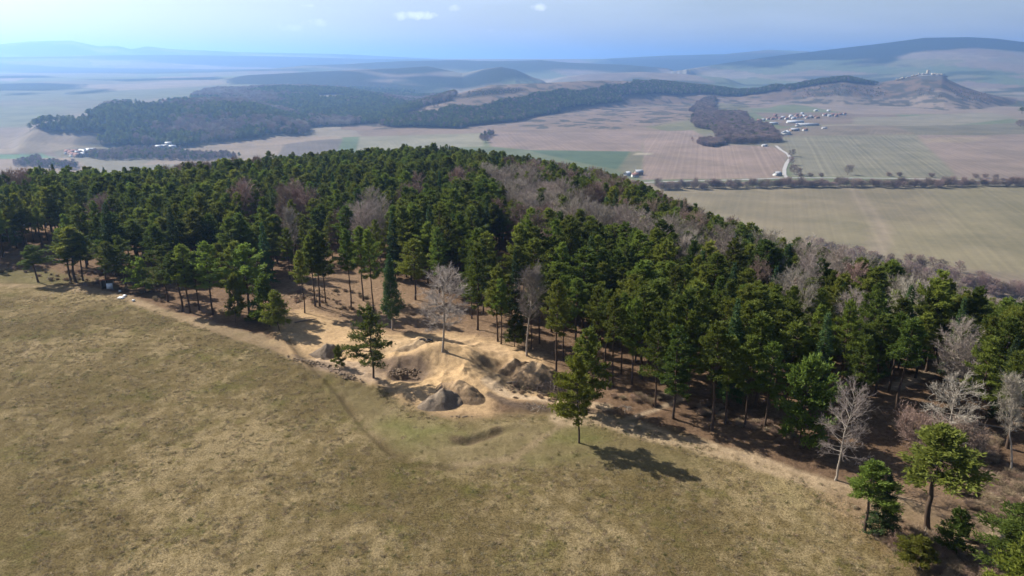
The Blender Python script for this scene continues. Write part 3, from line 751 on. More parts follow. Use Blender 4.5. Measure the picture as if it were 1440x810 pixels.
# pale worn track along the wood and the small path
TRACK = (.36, .265, .175)
paint_line([(-60, 404), (0, 401), (60, 403), (130, 408), (190, 424), (260, 448), (330, 468), (400, 487), (440, 505)], 1.6, (.33, .25, .16), 1.2, .8, .5, m=GM)
paint_line([(160, 412), (220, 438), (300, 466), (390, 492), (450, 524)], .5, TRACK, .5, .5, .2, m=GM)
paint_line([(790, 590), (830, 588), (880, 602), (960, 622), (1050, 645), (1130, 672), (1210, 695), (1290, 720), (1380, 765), (1440, 800)], 2.4, (.40, .30, .19), 1.2, .9, .8, m=(.1, 0, 0, .9))
paint_line([(800, 586), (850, 594), (900, 602)], .8, (.42, .32, .22), .6, .8, .3, m=GM)
paint_line([(900, 602), (980, 628), (1080, 655), (1140, 675)], .35, (.33, .25, .16), .4, .6, .2, m=GM)
paint_line([(1180, 690), (1250, 705), (1330, 740), (1420, 775)], 1.8, (.31, .235, .145), 1.0, .6, .6, m=GM)
paint_line([(640, 655), (720, 645), (800, 590)], .5, (.31, .235, .15), .6, .5, .3, m=GM)
paint_line([(-20, 575), (15, 545), (60, 490), (110, 430)], .45, (.27, .225, .135), .5, .8, .1); paint_line([(-30, 565), (5, 535), (48, 484), (95, 430)], .45, (.27, .225, .135), .5, .8, .1)
paint(mw, (0, 0, 0), 0, 0, px=False)
# dirt jump clearing
paint([(395, 385), (430, 375), (560, 395), (660, 450), (760, 490), (700, 500), (500, 480), (400, 450)], (.26, .175, .108), 4, .8, 3, 6, soft_noise=.35)
paint([(1180, 690), (1300, 700), (1440, 720), (1440, 800), (1330, 790)], (.27, .19, .12), 3, .6, 2, 4, soft_noise=.4)
DIRT = [(380, 440), (430, 436), (500, 462), (560, 470), (640, 468), (700, 480), (760, 500), (790, 530), (830, 570), (800, 574), (740, 566), (700, 560), (690, 585), (640, 586), (590, 576), (548, 552), (500, 528), (440, 512), (395, 490), (380, 470)]
paint(DIRT, (.44, .30, .165), 1.5, 1, 1.2, 3, m=(0, 0, 0, .75))
paint([(430, 500), (460, 500), (540, 520), (560, 545), (520, 540), (450, 520)], (.40, .29, .195), .8, .9, .7, 2)
paint([(545, 478), (590, 478), (640, 484), (620, 492), (560, 498), (510, 500)], (.49, .345, .20), 1.0, .8, .6, 2)
paint([(540, 530), (600, 528), (660, 505), (690, 530), (640, 548), (560, 550)], (.48, .325, .175), 1.2, .85, 1.0, 2)
paint([(600, 470), (700, 485), (730, 500), (700, 505), (650, 490)], (.49, .34, .20), 1.0, .7, 1.0, 2)
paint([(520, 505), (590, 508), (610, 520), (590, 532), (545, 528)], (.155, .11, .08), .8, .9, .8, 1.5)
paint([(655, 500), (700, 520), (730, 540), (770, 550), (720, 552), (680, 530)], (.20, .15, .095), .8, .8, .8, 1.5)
paint_line([(685, 540), (715, 556), (760, 563), (810, 567), (850, 572)], 1.2, (.46, .34, .22), .7, .95, .3)
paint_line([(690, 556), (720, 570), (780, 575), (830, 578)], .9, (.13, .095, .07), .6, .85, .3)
paint_line([(640, 616), (665, 619), (690, 612), (700, 604)], .8, (.085, .062, .04), .7, .9, .3)  # dark crescent: shade of the grassy hollow painted into the ground colour
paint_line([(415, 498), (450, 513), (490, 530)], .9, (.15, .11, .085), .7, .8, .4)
paint_line([(860, 596), (920, 578), (960, 560), (930, 555)], .5, (.36, .27, .18), .5, .8, .2)
paint_line([(1255, 545), (1300, 528), (1320, 510), (1310, 500)], 1.4, (.38, .29, .20), .8, .9, .3)
# bramble ground bottom right
paint([(1140, 700), (1190, 690), (1280, 715), (1440, 700), (1500, 800), (1330, 830), (1260, 790), (1200, 745)], (.20, .135, .085), 1.5, .7, 1.5, 3, soft_noise=.35)
paint([(1390, 690), (1440, 700), (1440, 780), (1380, 745)], (.38, .29, .18), 1.2, .8, 1, 2, soft_noise=.3)
sel = np.nonzero(nearv)[0]
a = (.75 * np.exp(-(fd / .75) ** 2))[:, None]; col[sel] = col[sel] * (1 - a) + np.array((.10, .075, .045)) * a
# ground seen down the slope behind: gravel bars in the valley at right
paint([(1225, 388), (1300, 384), (1372, 388), (1370, 396), (1300, 398), (1235, 396)], (.42, .33, .225), 4, .95, 4, 15)
paint_line([(1170, 416), (1230, 425), (1290, 435), (1320, 441)], 5, (.45, .40, .33), 3, .9)

V = np.stack([gx, gy, gzz], 1)
V = np.vstack([V, [[0, 0, float(gzz[0])]]])
i0 = np.arange(NR - 1)[:, None] * NA; j = np.arange(NA); jn = (j + 1) % NA
quads = np.stack([i0 + j, i0 + jn, i0 + NA + jn, i0 + NA + j], -1).reshape(-1, 4)[:, ::-1]
cen = np.stack([np.full(NA, len(gx)), j, jn], -1)[:, ::-1]

g_m, nt, gb, gout = nodemat('ground'); t = NT(nt)
geo = t.n('ShaderNodeNewGeometry'); pos = geo.outputs['Position']
ca = t.n('ShaderNodeAttribute', attribute_name='Col'); ma = t.n('ShaderNodeAttribute', attribute_name='Mask'); ru = t.n('ShaderNodeAttribute', attribute_name='rowu')
sep = t.n('ShaderNodeSeparateColor'); nt.links.new(ma.outputs['Color'], sep.inputs[0])
mead, woodm, rows = sep.outputs[0], sep.outputs[1], sep.outputs[2]; dirtm = ma.outputs['Alpha']
# meadow: matted dry grass in pale tufts over olive
mp = t.n('ShaderNodeMapping'); nt.links.new(pos, mp.inputs[0]); mp.inputs['Rotation'].default_value = (0, 0, R(35)); mp.inputs['Scale'].default_value = (1, .75, 1)
n1 = t.noise(mp.outputs[0], .50, 9, .70, .15); n2 = t.noise(pos, .13, 7, .68, .2); n3 = t.noise(pos, 5.5, 4, .75); n4 = t.noise(pos, .045, 3, .5); n5 = t.noise(pos, 17, 3, .7)
tuft = t.ramp(t.math('ADD', n1, t.math('MULTIPLY', t.math('SUBTRACT', n4, .5), .8)), .43, .66)
grn = t.ramp(t.math('ADD', n2, t.math('MULTIPLY', t.math('SUBTRACT', n3, .5), .25)), .48, .74)
mc = t.mix(grn, (.140, .106, .052), (.112, .104, .034))
mc = t.mix(tuft, mc, (.235, .182, .104))
spk = t.ramp(n3, .34, .60)
mc = t.mix(1.0, mc, t.mix(spk, (.48, .46, .40), (1.25, 1.25, 1.22)), 'MULTIPLY')
mp2 = t.n('ShaderNodeMapping'); nt.links.new(pos, mp2.inputs[0]); mp2.inputs['Rotation'].default_value = (0, 0, R(28)); mp2.inputs['Scale'].default_value = (.09, .9, 1)
n6 = t.noise(mp2.outputs[0], 1.1, 4, .6, .3)
mc = t.mix(.5, mc, t.mix(t.ramp(n6, .3, .7), (.80, .81, .78), (1.18, 1.17, 1.16)), 'MULTIPLY')
mc = t.mix(.6, mc, t.mix(t.ramp(n4, .35, .65), (.80, .80, .76), (1.14, 1.12, 1.10)), 'MULTIPLY')
mc = t.mix(.6, mc, t.mix(t.ramp(n5, .3, .7), (.6, .6, .58), (1.3, 1.3, 1.3)), 'MULTIPLY')
# soil, litter and dirt: broken tone of the painted colour
dn = t.noise(pos, 1.6, 6, .7, .5); dn2 = t.noise(pos, 9, 5, .75)
dc = t.mix(1.0, ca.outputs['Color'], t.mix(t.ramp(dn, .25, .75), (.62, .60, .58), (1.28, 1.28, 1.28)), 'MULTIPLY')
dc = t.mix(.8, dc, t.mix(t.ramp(dn2, .25, .75), (.62, .62, .62), (1.3, 1.3, 1.3)), 'MULTIPLY')
# far fields: seed rows, tramlines, mottling
rw = t.n('ShaderNodeTexNoise', noise_dimensions='1D'); nt.links.new(ru.outputs['Fac'], rw.inputs['W']); rw.inputs['Scale'].default_value = .11; rw.inputs['Detail'].default_value = 2; rw.inputs['Roughness'].default_value = .8
sn = t.math('SINE', t.math('MULTIPLY', ru.outputs['Fac'], 2 * math.pi / 24))
rf = t.math('MULTIPLY', t.math('ADD', t.math('MULTIPLY', t.math('SUBTRACT', rw.outputs['Fac'], .5), 1.3), t.math('MULTIPLY', t.math('POWER', t.math('ABSOLUTE', sn), 8.0), .22)), rows)
fn = t.noise(pos, .010, 6, .62, .3); fn2 = t.noise(pos, .12, 5, .7)
fc = t.mix(1.0, ca.outputs['Color'], t.mix(t.ramp(fn, .25, .75), (.80, .82, .80), (1.2, 1.18, 1.16)), 'MULTIPLY')
fc = t.mix(1.0, fc, t.mix(fn2, (.82, .82, .82), (1.18, 1.18, 1.18)), 'MULTIPLY')
cm_ = t.n('ShaderNodeCombineColor'); k1 = t.math('ADD', 1.0, rf)
for s in range(3): nt.links.new(k1, cm_.inputs[s])
fc = t.mix(1.0, fc, cm_.outputs[0], 'MULTIPLY')
wdn = t.noise(pos, .05, 8, .8); fcw = t.mix(1.0, ca.outputs['Color'], t.mix(t.ramp(wdn, .35, .65), (.55, .55, .55), (1.5, 1.5, 1.4)), 'MULTIPLY')
fc = t.mix(woodm, fc, fcw)
c = t.mix(t.math('ADD', dirtm, 0.0, True), fc, dc)
tint = t.mix(.45, mc, t.mix(1.0, ca.outputs['Color'], (5.9, 6.9, 13.0), 'MULTIPLY'), 'MULTIPLY')
c = t.mix(mead, c, tint)
nt.links.new(c, gb.inputs['Base Color']); gb.inputs['Roughness'].default_value = .95; gb.inputs['Specular IOR Level'].default_value = .05
bp = t.n('ShaderNodeBump'); bp.inputs['Strength'].default_value = .9; bp.inputs['Distance'].default_value = .16
hgt = t.math('ADD', t.math('MULTIPLY', n3, .8), t.math('ADD', t.math('MULTIPLY', dn, 1.0), t.math('MULTIPLY', dn2, .8)))
nt.links.new(t.math('MULTIPLY', hgt, t.math('ADD', mead, dirtm)), bp.inputs['Height'])
bp2 = t.n('ShaderNodeBump'); bp2.inputs['Strength'].default_value = 1; bp2.inputs['Distance'].default_value = 22; nt.links.new(t.math('MULTIPLY', wdn, woodm), bp2.inputs['Height'])
nt.links.new(bp.outputs[0], bp2.inputs['Normal']); nt.links.new(bp2.outputs[0], gb.inputs['Normal'])

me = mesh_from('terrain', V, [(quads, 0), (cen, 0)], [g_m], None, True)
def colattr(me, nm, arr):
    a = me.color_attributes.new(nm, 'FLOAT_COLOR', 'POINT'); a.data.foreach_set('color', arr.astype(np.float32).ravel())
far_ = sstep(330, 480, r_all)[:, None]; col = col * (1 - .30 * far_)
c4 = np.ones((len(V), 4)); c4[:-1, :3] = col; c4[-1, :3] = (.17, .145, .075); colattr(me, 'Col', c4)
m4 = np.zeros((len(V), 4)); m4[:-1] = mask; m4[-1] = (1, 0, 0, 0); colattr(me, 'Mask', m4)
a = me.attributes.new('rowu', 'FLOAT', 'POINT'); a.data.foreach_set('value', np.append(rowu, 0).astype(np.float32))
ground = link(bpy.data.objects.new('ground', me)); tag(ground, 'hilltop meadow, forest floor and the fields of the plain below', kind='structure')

# ------------------------------------------------------------------ dirt jump mounds
def place_xy(px, py): return G(px, py, fine=True)
def mound(name, px, py, size, hfun, colr, label, cat='dirt mound', group='dirt jump mounds in the clearing', res=.16, turn=0.0):
    x0, y0 = place_xy(px, py); n = int(size / res)
    u = np.linspace(-size, size, 2 * n + 1); U, Vv = np.meshgrid(u, u, indexing='ij'); U = U.ravel(); Vv = Vv.ravel()
    c_, s_ = math.cos(turn), math.sin(turn); X = x0 + U * c_ - Vv * s_; Y = y0 + U * s_ + Vv * c_
    h = hfun(U, Vv); h = h + (fbm(X / 1.9, Y / 1.9, 5, 5, .6) - .5) * 1.3 * sstep(-.2, .8, h)
    base = relief(X, Y); Z = base + h
    keep = h > -.12
    m = 2 * n + 1; idx = np.arange(m * m).reshape(m, m)
    q = np.stack([idx[:-1, :-1], idx[1:, :-1], idx[1:, 1:], idx[:-1, 1:]], -1).reshape(-1, 4)
    q = q[keep[q].any(1)]
    used = np.unique(q); mp_ = -np.ones(m * m, int); mp_[used] = np.arange(len(used)); q = mp_[q]
    Z0 = gz(x0, y0)
    me = mesh_from(name, np.stack([X[used] - x0, Y[used] - y0, Z[used] - Z0], 1), [(q, 0)], [g_m], None, True)
    nv = len(used); cc = np.ones((nv, 4)); nn = fbm(X[used] / 1.1, Y[used] / 1.1, 9, 3)[:, None]; top = sstep(.2, 1.0, h[used] / h.max())[:, None]
    cc[:, :3] = np.array(colr[0]) * (1 - top) + np.array(colr[1]) * top; cc[:, :3] *= (.85 + .3 * nn)
    colattr(me, 'Col', cc); mk = np.zeros((nv, 4)); mk[:, 3] = .8; colattr(me, 'Mask', mk)
    a = me.attributes.new('rowu', 'FLOAT', 'POINT')
    o = link(bpy.data.objects.new(name, me)); o.location = (x0, y0, Z0); tag(o, label, cat, group); return o
def ridge_fn(h, la, wd, sharp=1.25, flat=0.0):
    """steep earth wedge: ridge of half-length la along u, half-width wd"""
    def f(U, Vv):
        a = np.maximum(np.abs(U) - la * flat, 0) / (la * (1 - flat)); b = np.abs(Vv) / wd
        d = (a ** sharp + b ** sharp) ** (1 / sharp)
        return h * (1 - d) * np.where(d < 1, 1, .5) - .02
    return f
EARTH = ((.24, .165, .10), (.42, .295, .175)); GREYE = ((.20, .155, .115), (.30, .235, .17))
mound('dirt_mound', 623, 566, 6, ridge_fn(2.2, 3.8, 2.6, 1.7), GREYE, 'grey peaked earth kicker nearest the meadow, front one of the joined pair', turn=.5)
mound('dirt_mound', 647, 553, 6, ridge_fn(2.2, 4.6, 2.6, 1.7), EARTH, 'tan earth landing ramp joined behind the grey peaked kicker', turn=-.7)
mound('dirt_mound', 723, 520, 5, ridge_fn(1.9, 3.0, 2.3), EARTH, 'smaller dark pointed earth mound beside the tallest rounded mound', turn=.5)
mound('dirt_mound', 754, 531, 7, ridge_fn(2.7, 4.8, 3.9, flat=.2), EARTH, 'tallest rounded earth mound under the pines, right of the pointed one', turn=-.6)
mound('dirt_mound', 460, 496, 4, ridge_fn(1.4, 3.0, 2.2), GREYE, 'small grey earth hump in tree shade left of the small round pine', turn=.2)
mound('dirt_mound', 582, 489, 5, ridge_fn(1.0, 4.2, 1.5), ((.36, .26, .16), (.47, .34, .21)), 'low pale sandy jump lip in front of the black tyres', turn=.25)

# ------------------------------------------------------------------ hand placed trees of the forest edge
def put(kind, px, py, top, wpx, label, group=None, **kw):
    x, y = G(px, py, fine=True); z = gz(x, y)
    # height from the pixel of the tree top
    dx, dy, dz = ray(px, top); d = math.hypot(x, y) / math.hypot(dx, dy); h = CAM_Z + dz * d - z
    q = math.hypot(x, y); depth = q * math.cos(PITCH) + (CAM_Z - z) * math.sin(PITCH)
    w = wpx * depth / FPX
    return tree(kind, x, y, max(h, 1.0), w, label, group, **kw), (x, y)
EDGE = [
 ('pine', 53, 397, 342, 30, 'small leaning pine standing alone at the far left end of the pale track', dict(lean=(-.12, 0), var=1)),
 ('pine', 100, 395, 322, 38, 'left stem crown of the pine clump beside the lone leaning pine', dict(var=0)),
 ('pine', 108, 397, 318, 36, 'middle tree of the pine clump beside the lone leaning pine', dict(var=3)),
 ('pine', 117, 395, 326, 34, 'right tree of the pine clump beside the lone leaning pine', dict(var=4)),
 ('pine', 149, 405, 338, 26, 'slim leaning pine directly left of the little wooden hut', dict(lean=(-.14, 0), var=1)),
 ('pine', 178, 404, 329, 32, 'full green pine directly behind and right of the little wooden hut', dict(var=2)),
 ('bushy', 205, 412, 364, 30, 'low broad pine right of the little wooden hut', dict(var=0)),
 ('pine', 193, 361, 292, 24, 'dark slim pine deep in the gap behind the wooden hut, left one of two', {}),
 ('pine', 207, 354, 286, 24, 'dark slim pine deep in the gap behind the wooden hut, right one of two', {}),
 ('pine', 236, 425, 345, 40, 'broad pine at the edge right of the white boards', dict(var=2)),
 ('pine', 256, 438, 352, 34, 'pine with bare leaning trunk at the meadow edge, left of a close pair', dict(var=3)),
 ('pine', 267, 440, 342, 34, 'pine with bare leaning trunk at the meadow edge, right of a close pair', dict(var=1)),
 ('pine', 280, 436, 354, 32, 'pine between the bare trunked pair and the wide dark double pine', dict(var=4)),
 ('pine', 300, 443, 338, 38, 'wide dark double pine left of the big domed pine', dict(var=0)),
 ('bushy', 332, 454, 388, 26, 'short pine with one bare stem just in front of the big domed pine', dict(var=1)),
 ('pine', 351, 441, 341, 52, 'big domed pine with pale bare stems at the meadow edge', dict(var=2)),
 ('bushy', 378, 460, 390, 42, 'dense rounded pine reaching the ground right of the big domed pine', dict(var=0)),
 ('bushy', 392, 465, 412, 34, 'dark low pine at the right end of the shaded meadow edge', dict(var=1)),
 ('bushy', 356, 450, 436, 22, 'knee high yellow green pine bush under the big domed pine', dict(var=0)),
 ('pine', 384, 388, 322, 30, 'pine on the bare slope behind the big domed pine', {}),
 ('birch', 417, 384, 300, 22, 'thin white trunked birch on the bare slope left of the dirt jumps', {}),
 ('pine', 428, 440, 352, 22, 'narrow pine with curved bare stem on the clods above the dirt jumps', dict(var=3)),
 ('pine', 443, 430, 330, 30, 'left pine of the tall trio on the bare slope above the jumps', dict(var=1)),
 ('pine', 449, 431, 322, 30, 'middle pine of the tall trio on the bare slope above the jumps', dict(var=3)),
 ('pine', 458, 428, 326, 30, 'right pine of the tall trio on the bare slope above the jumps', dict(var=4)),
 ('pine', 493, 435, 322, 26, 'tall narrow pine left of the row above the lone pine by the jumps', dict(var=3)),
 ('pine', 511, 423, 318, 30, 'tall pine with long bare trunk right of the narrow one above the jumps', dict(var=1)),
 ('pine', 525, 437, 322, 32, 'tall pine just left of the green column spruce', dict(var=4)),
 ('column', 552, 464, 359, 28, 'narrow green column shaped conifer with pale stem behind the jumps', {}),
 ('spruce', 556, 392, 298, 26, 'tall dark narrow spruce rising behind the green column conifer', {}),
 ('pine', 584, 422, 335, 42, 'dark pine between the column conifer and the round bare tree', dict(var=0)),
 ('aspen', 622, 494, 385, 76, 'large round crowned bare tree with bent white trunk on the dirt jumps', dict(var=0)),
 ('ragged', 525, 532, 430, 62, 'lone irregular pine standing at the meadow edge left of the dirt jumps', dict(var=1)),
 ('bushy', 476, 518, 487, 18, 'tiny round topped young pine on a thin stem by the clod row', dict(var=0)),
 ('pine', 664, 448, 352, 34, 'green pine directly behind the round bare tree, left of two', dict(var=2)),
 ('pine', 671, 464, 343, 40, 'green pine directly behind the round bare tree, right of two', dict(var=5)),
 ('pine', 700, 480, 374, 40, 'large pine left of the slim white birch by the earth mounds', dict(var=0)),
 ('pine', 704, 484, 392, 26, 'thin trunked pine touching the large pine left of the slim birch', dict(var=3)),
 ('bushy', 724, 487, 443, 32, 'stunted greyish pine under the slim white birch', dict(var=1)),
 ('birch', 740, 500, 384, 42, 'slim white birch with oval pale crown behind the earth mounds', dict(var=0)),
 ('pine', 746, 491, 398, 24, 'thin dark pine stem close behind the slim white birch', dict(var=3)),
 ('pine', 758, 483, 380, 30, 'dark trunked pine right behind the slim white birch', dict(var=1)),
 ('pine', 782, 523, 394, 38, 'light green pine at the edge above the brush pile', dict(var=1)),
 ('pine', 792, 506, 388, 34, 'taller green pine just behind the light green one above the brush pile', dict(var=4)),
 ('yellow', 822, 578, 462, 56, 'yellow green pine close behind the lone pine on the grass', dict(var=1)),
 ('yellow', 815, 623, 500, 50, 'yellow green lone pine on the grass casting the long single shadow', dict(var=0)),
 ('pine', 838, 498, 402, 32, 'pine behind the yellow green pair, nearest their right side', {}),
 ('pine', 851, 512, 408, 32, 'tall bare trunked pine right of the yellow green pair, first of the row', dict(var=3)),
 ('pine', 862, 544, 415, 34, 'tall bare trunked pine right of the yellow green pair, nearest of the row', dict(var=3)),
 ('pine', 873, 526, 412, 32, 'tall bare trunked pine in the middle of the row right of the yellow pair', dict(var=1)),
 ('pine', 888, 541, 418, 38, 'thick trunked pine ending the row right of the yellow green pair', dict(var=0)),
 ('pine', 921, 573, 440, 46, 'pine with broken pale branches by the small forest path', dict(var=2)),
 ('pine', 946, 588, 458, 50, 'wide pine with drooping low branches at the end of the small forest path', dict(var=5)),
 ('pine', 967, 558, 436, 36, 'pine behind the wide drooping pine near the small forest path', {}),
 ('pine', 1001, 604, 452, 48, 'tall pine with bare lower trunk in deep shade of the forest front', dict(var=3)),
 ('pine', 1019, 597, 470, 36, 'crooked stemmed pine in deep shade of the forest front', dict(var=1)),
 ('pine', 1047, 599, 470, 42, 'pine between the crooked one and the broad bright front pine', dict(var=4)),
 ('pine', 1075, 600, 478, 44, 'dark pine just left of the broad bright front pine', dict(var=0)),
 ('bushy', 1120, 628, 504, 74, 'broad bright green pine with foliage down to the shaded ground', dict(var=0)),
 ('sparse', 1173, 675, 538, 62, 'bare white trunked tree with spreading twigs at the forest front', dict(var=1)),
 ('pine', 1230, 557, 440, 40, 'pine with straight bare trunk over the sunlit forest floor, left of four', dict(var=3)),
 ('pine', 1250, 551, 438, 38, 'pine with straight bare trunk over the sunlit forest floor, second of four', dict(var=1)),
 ('pine', 1262, 577, 445, 42, 'pine with thick dark trunk over the sunlit forest floor, nearest of four', dict(var=3)),
 ('pine', 1288, 532, 438, 38, 'pine with leaning trunk over the sunlit forest floor, right of four', dict(var=1)),
 ('pine', 1200, 590, 470, 42, 'dark pine behind the bare white trunked tree', dict(var=4)),
 ('sparse', 1326, 640, 532, 66, 'wide bare many branched tree behind the big leaning pine', dict(var=1)),
 ('shrub', 1292, 636, 590, 56, 'tangled leafless thicket left of the wide bare tree', dict(var=0)),
 ('shrub', 1356, 640, 600, 50, 'tangled leafless thicket right of the wide bare tree', dict(var=1)),
 ('pine', 1370, 600, 470, 46, 'green pine behind the wide bare tree', dict(var=2)),
 ('pine', 1415, 630, 487, 54, 'tall green pine with pale trunk left of the leaning birch', dict(var=1)),
 ('birch', 1422, 666, 535, 34, 'slender leaning birch near the right end of the forest front', dict(var=0, lean=(.10, 0))),
 ('pine', 1306, 743, 592, 84, 'big leaning pine with forked trunk beside the track', dict(lean=(.10, 0), var=3)),
 ('pine', 1215, 747, 645, 56, 'medium pine left of the dark bushy spruce beside the track', dict(var=1)),
 ('spruce', 1238, 750, 664, 42, 'dark bushy spruce touching the medium pine beside the track', {}),
 ('yellow', 1296, 801, 752, 42, 'small bright round pine lowest in the bramble ground', dict(var=0)),
 ('bushy', 1343, 781, 718, 38, 'young dark pine right of the big leaning pine', dict(var=1)),
 ('pine', 1428, 850, 690, 84, 'large pine cut by the lower right corner, darker rear one', dict(var=5)),
 ('yellow', 1425, 880, 742, 74, 'large bright pine cut by the lower right corner, front one', dict(var=1)),
]
taken = []
for (k, px, py, top, w, lab, kw) in EDGE:
    o, p = put(k, px, py, top, w, lab, None, **kw); taken.append(p)

# ------------------------------------------------------------------ the closed forest
FRONT = [(-700, 355), (-300, 362), (0, 366), (70, 374), (130, 384), (200, 398), (250, 424), (330, 444), (385, 446), (400, 400), (430, 384), (480, 392), (560, 398), (640, 418), (690, 446), (760, 470), (850, 496), (905, 545), (960, 572), (1050, 588), (1130, 592),
         (1200, 572), (1240, 540), (1290, 522), (1320, 560), (1380, 590), (1440, 606), (1600, 640)]
fw = [G(*p) for p in FRONT]
fa = np.array([math.atan2(a, b) for a, b in fw]); fr_ = np.array([math.hypot(a, b) for a, b in fw]); o_ = np.argsort(fa); fa = fa[o_]; fr_ = fr_[o_]
SP = 4.15
xs = np.arange(-330, 330, SP); ys = np.arange(30, 620, SP)
X, Y = np.meshgrid(xs, ys); X = X + (np.arange(len(ys)) % 2)[:, None] * SP / 2
X = (X + rng.uniform(-1.7, 1.7, X.shape)).ravel(); Y = (Y + rng.uniform(-1.7, 1.7, Y.shape)).ravel()
az = np.arctan2(X, Y); r_ = np.hypot(X, Y)
front = np.interp(az, fa, fr_); cd_ = np.interp(az, C_AZ, C_D)
ok = (r_ > front) & (r_ < cd_ + 75) & (np.abs(az) < R(46)) & (r_ < 520)
# openings in the stand
op = fbm(X / 22, Y / 22, 71, 3); depth_in = r_ - front
_pxv, _pyv = project(X, Y, 0 * X); ok &= ~((op > .60) & (depth_in < 60) & (_pxv < 900)); ok &= rng.uniform(0, 1, len(X)) > .04
slope_gap = world_poly([(395, 345), (430, 340), (470, 372), (560, 385), (560, 432), (400, 445)])
ok &= ~(in_poly(X, Y, slope_gap) & (rng.uniform(0, 1, len(X)) < .72))
for (tx, ty) in taken: ok &= (X - tx) ** 2 + (Y - ty) ** 2 > 2.6 ** 2
X, Y, az, r_ = X[ok], Y[ok], az[ok], r_[ok]; Z = relief(X, Y)
PX, PY = project(X, Y, Z + 9.5)
def kindmask():
    n = len(X); kd = np.array(['pine'] * n, dtype=object); u = rng.uniform(0, 1, n)
    kd[u < .07] = 'spruce'
    def zone(P, probs):
        m = in_poly(PX + rng.normal(0, 5, n), PY + rng.normal(0, 3, n), P); q = rng.uniform(0, 1, n); acc = 0
        for k, p in probs: s = m & (q >= acc) & (q < acc + p); kd[s] = k; acc += p
    def spot(x, y, rx, ry, k, p):
        m = ((PX - x) / rx) ** 2 + ((PY - y) / ry) ** 2 < 1; kd[m & (rng.uniform(0, 1, n) < p)] = k
    zone([(690, 232), (760, 232), (850, 238), (900, 252), (960, 288), (1060, 335), (1020, 350), (940, 330), (880, 322), (830, 300), (770, 275)], [('brown', .24), ('aspen', .02)])
    zone([(670, 256), (715, 246), (760, 266), (800, 290), (850, 305), (900, 330), (880, 342), (820, 326), (760, 306), (715, 286)], [('aspen', .8)])
    zone([(695, 295), (770, 305), (800, 335), (770, 355), (700, 340)], [('brown', .5)])
    zone([(870, 328), (960, 342), (1060, 366), (1040, 380), (950, 364), (880, 346)], [('aspen', .75)])
    zone([(1040, 362), (1120, 378), (1200, 396), (1330, 406), (1440, 424), (1440, 440), (1330, 422), (1200, 411), (1110, 394), (1040, 377)], [('aspen', .5)])
    zone([(1060, 388), (1130, 362), (1250, 393), (1340, 408), (1440, 422), (1440, 452), (1330, 434), (1240, 446), (1180, 458), (1100, 446)], [('aspen', .14), ('brown', .06)])
    zone([(540, 258), (600, 262), (610, 285), (560, 290)], [('brown', .35)])
    for a in [(520, 308, 24, 16, 'aspen', .9), (408, 300, 30, 24, 'brown', .75), (268, 240, 36, 9, 'brown', .8), (484, 322, 16, 14, 'brown', .8), (352, 305, 14, 20, 'brown', .6), (145, 300, 10, 16, 'brown', .8),
              (1345, 482, 24, 16, 'aspen', .9), (905, 262, 40, 12, 'brown', .7), (20, 252, 26, 8, 'brown', .8), (340, 232, 26, 7, 'brown', .6), (1150, 430, 26, 10, 'aspen', .5), (655, 262, 14, 8, 'brown', .7), (1100, 350, 30, 6, 'brown', .3)]: spot(*a)
    return kd
KD = kindmask()
hh = (13.4 + rng.normal(0, 1.6, len(X)).clip(-4.2, 2.6)) * (.86 + .28 * fbm(X / 24, Y / 24, 81, 2)); hh = hh * (1 - .16 * sstep(-70, -15, r_ - np.interp(az, C_AZ, C_D)))
hh = np.where(KD == 'brown', hh * .92, np.where(KD == 'aspen', hh * .96, hh)); hh = np.where(KD == 'spruce', hh * 1.04, hh)
ww = hh * np.where(KD == 'pine', rng.uniform(.28, .47, len(X)), np.where(KD == 'spruce', rng.uniform(.24, .32, len(X)), rng.uniform(.42, .58, len(X))))
# young low trees along the front edge of the stand
def region(px, py, d):
    if px < 240: a = 'behind the wooden hut at the left'
    elif px < 420: a = 'behind the shaded left meadow edge'
    elif px < 570: a = 'above the bare slope'
    elif px < 700: a = 'behind the round bare tree'
    elif px < 830: a = 'behind the slim white birch'
    elif px < 980: a = 'behind the bare trunked pine row'
    elif px < 1130: a = 'behind the deeply shaded forest front'
    elif px < 1290: a = 'behind the bare white trunked tree'
    else: a = 'behind the tall pines at the right end'
    b = 'front ranks' if d < 22 else 'middle ranks' if d < 55 else 'rear ranks'
    return b, a
vis = (PX > -40) & (PX < 1480)
LIM = {'pine': 300 - 56, 'spruce': 60, 'aspen': 150, 'brown': 120, 'birch': 40}
order = np.argsort(r_); used_n = {}; rest = []
LOOK = {'pine': 'dark green pine', 'spruce': 'narrow blackish spruce', 'aspen': 'pale grey leafless tree', 'brown': 'reddish brown leafless tree', 'birch': 'pale slender birch'}
for i in order:
    k = KD[i]
    if vis[i] and used_n.get(k, 0) < LIM[k]:
        used_n[k] = used_n.get(k, 0) + 1
        b, a = region(PX[i], PY[i], r_[i] - np.interp(az[i], fa, fr_))
        tree(k, X[i], Y[i], hh[i], ww[i], f'{LOOK[k]} in the {b} {a}', f'{LOOK[k]}s in the {b} {a}', z=Z[i])
    else: rest.append(i)
rest = np.array(rest)
ev = rest[np.isin(KD[rest].astype(str), ['pine', 'spruce'])]; dv = rest[~np.isin(KD[rest].astype(str), ['pine', 'spruce'])]
def rows_for(idx, kinds):
    out = np.zeros((len(idx), 8))
    for n, i in enumerate(idx):
        k = KD[i]; v = random.randrange(len(PROTO[k])); H, W = PROTO[k][v][2:]
        out[n] = (X[i], Y[i], Z[i] - .1, random.uniform(0, 6.28), ww[i] / W, hh[i] / H, kinds.index(k), v)
    return out
kk = ['pine', 'spruce']; scatter('pine_forest', rows_for(ev, kk), kk, 'closed dark green pine forest covering the hill behind the nearer trees', 'forest')
kk = ['aspen', 'brown', 'birch']
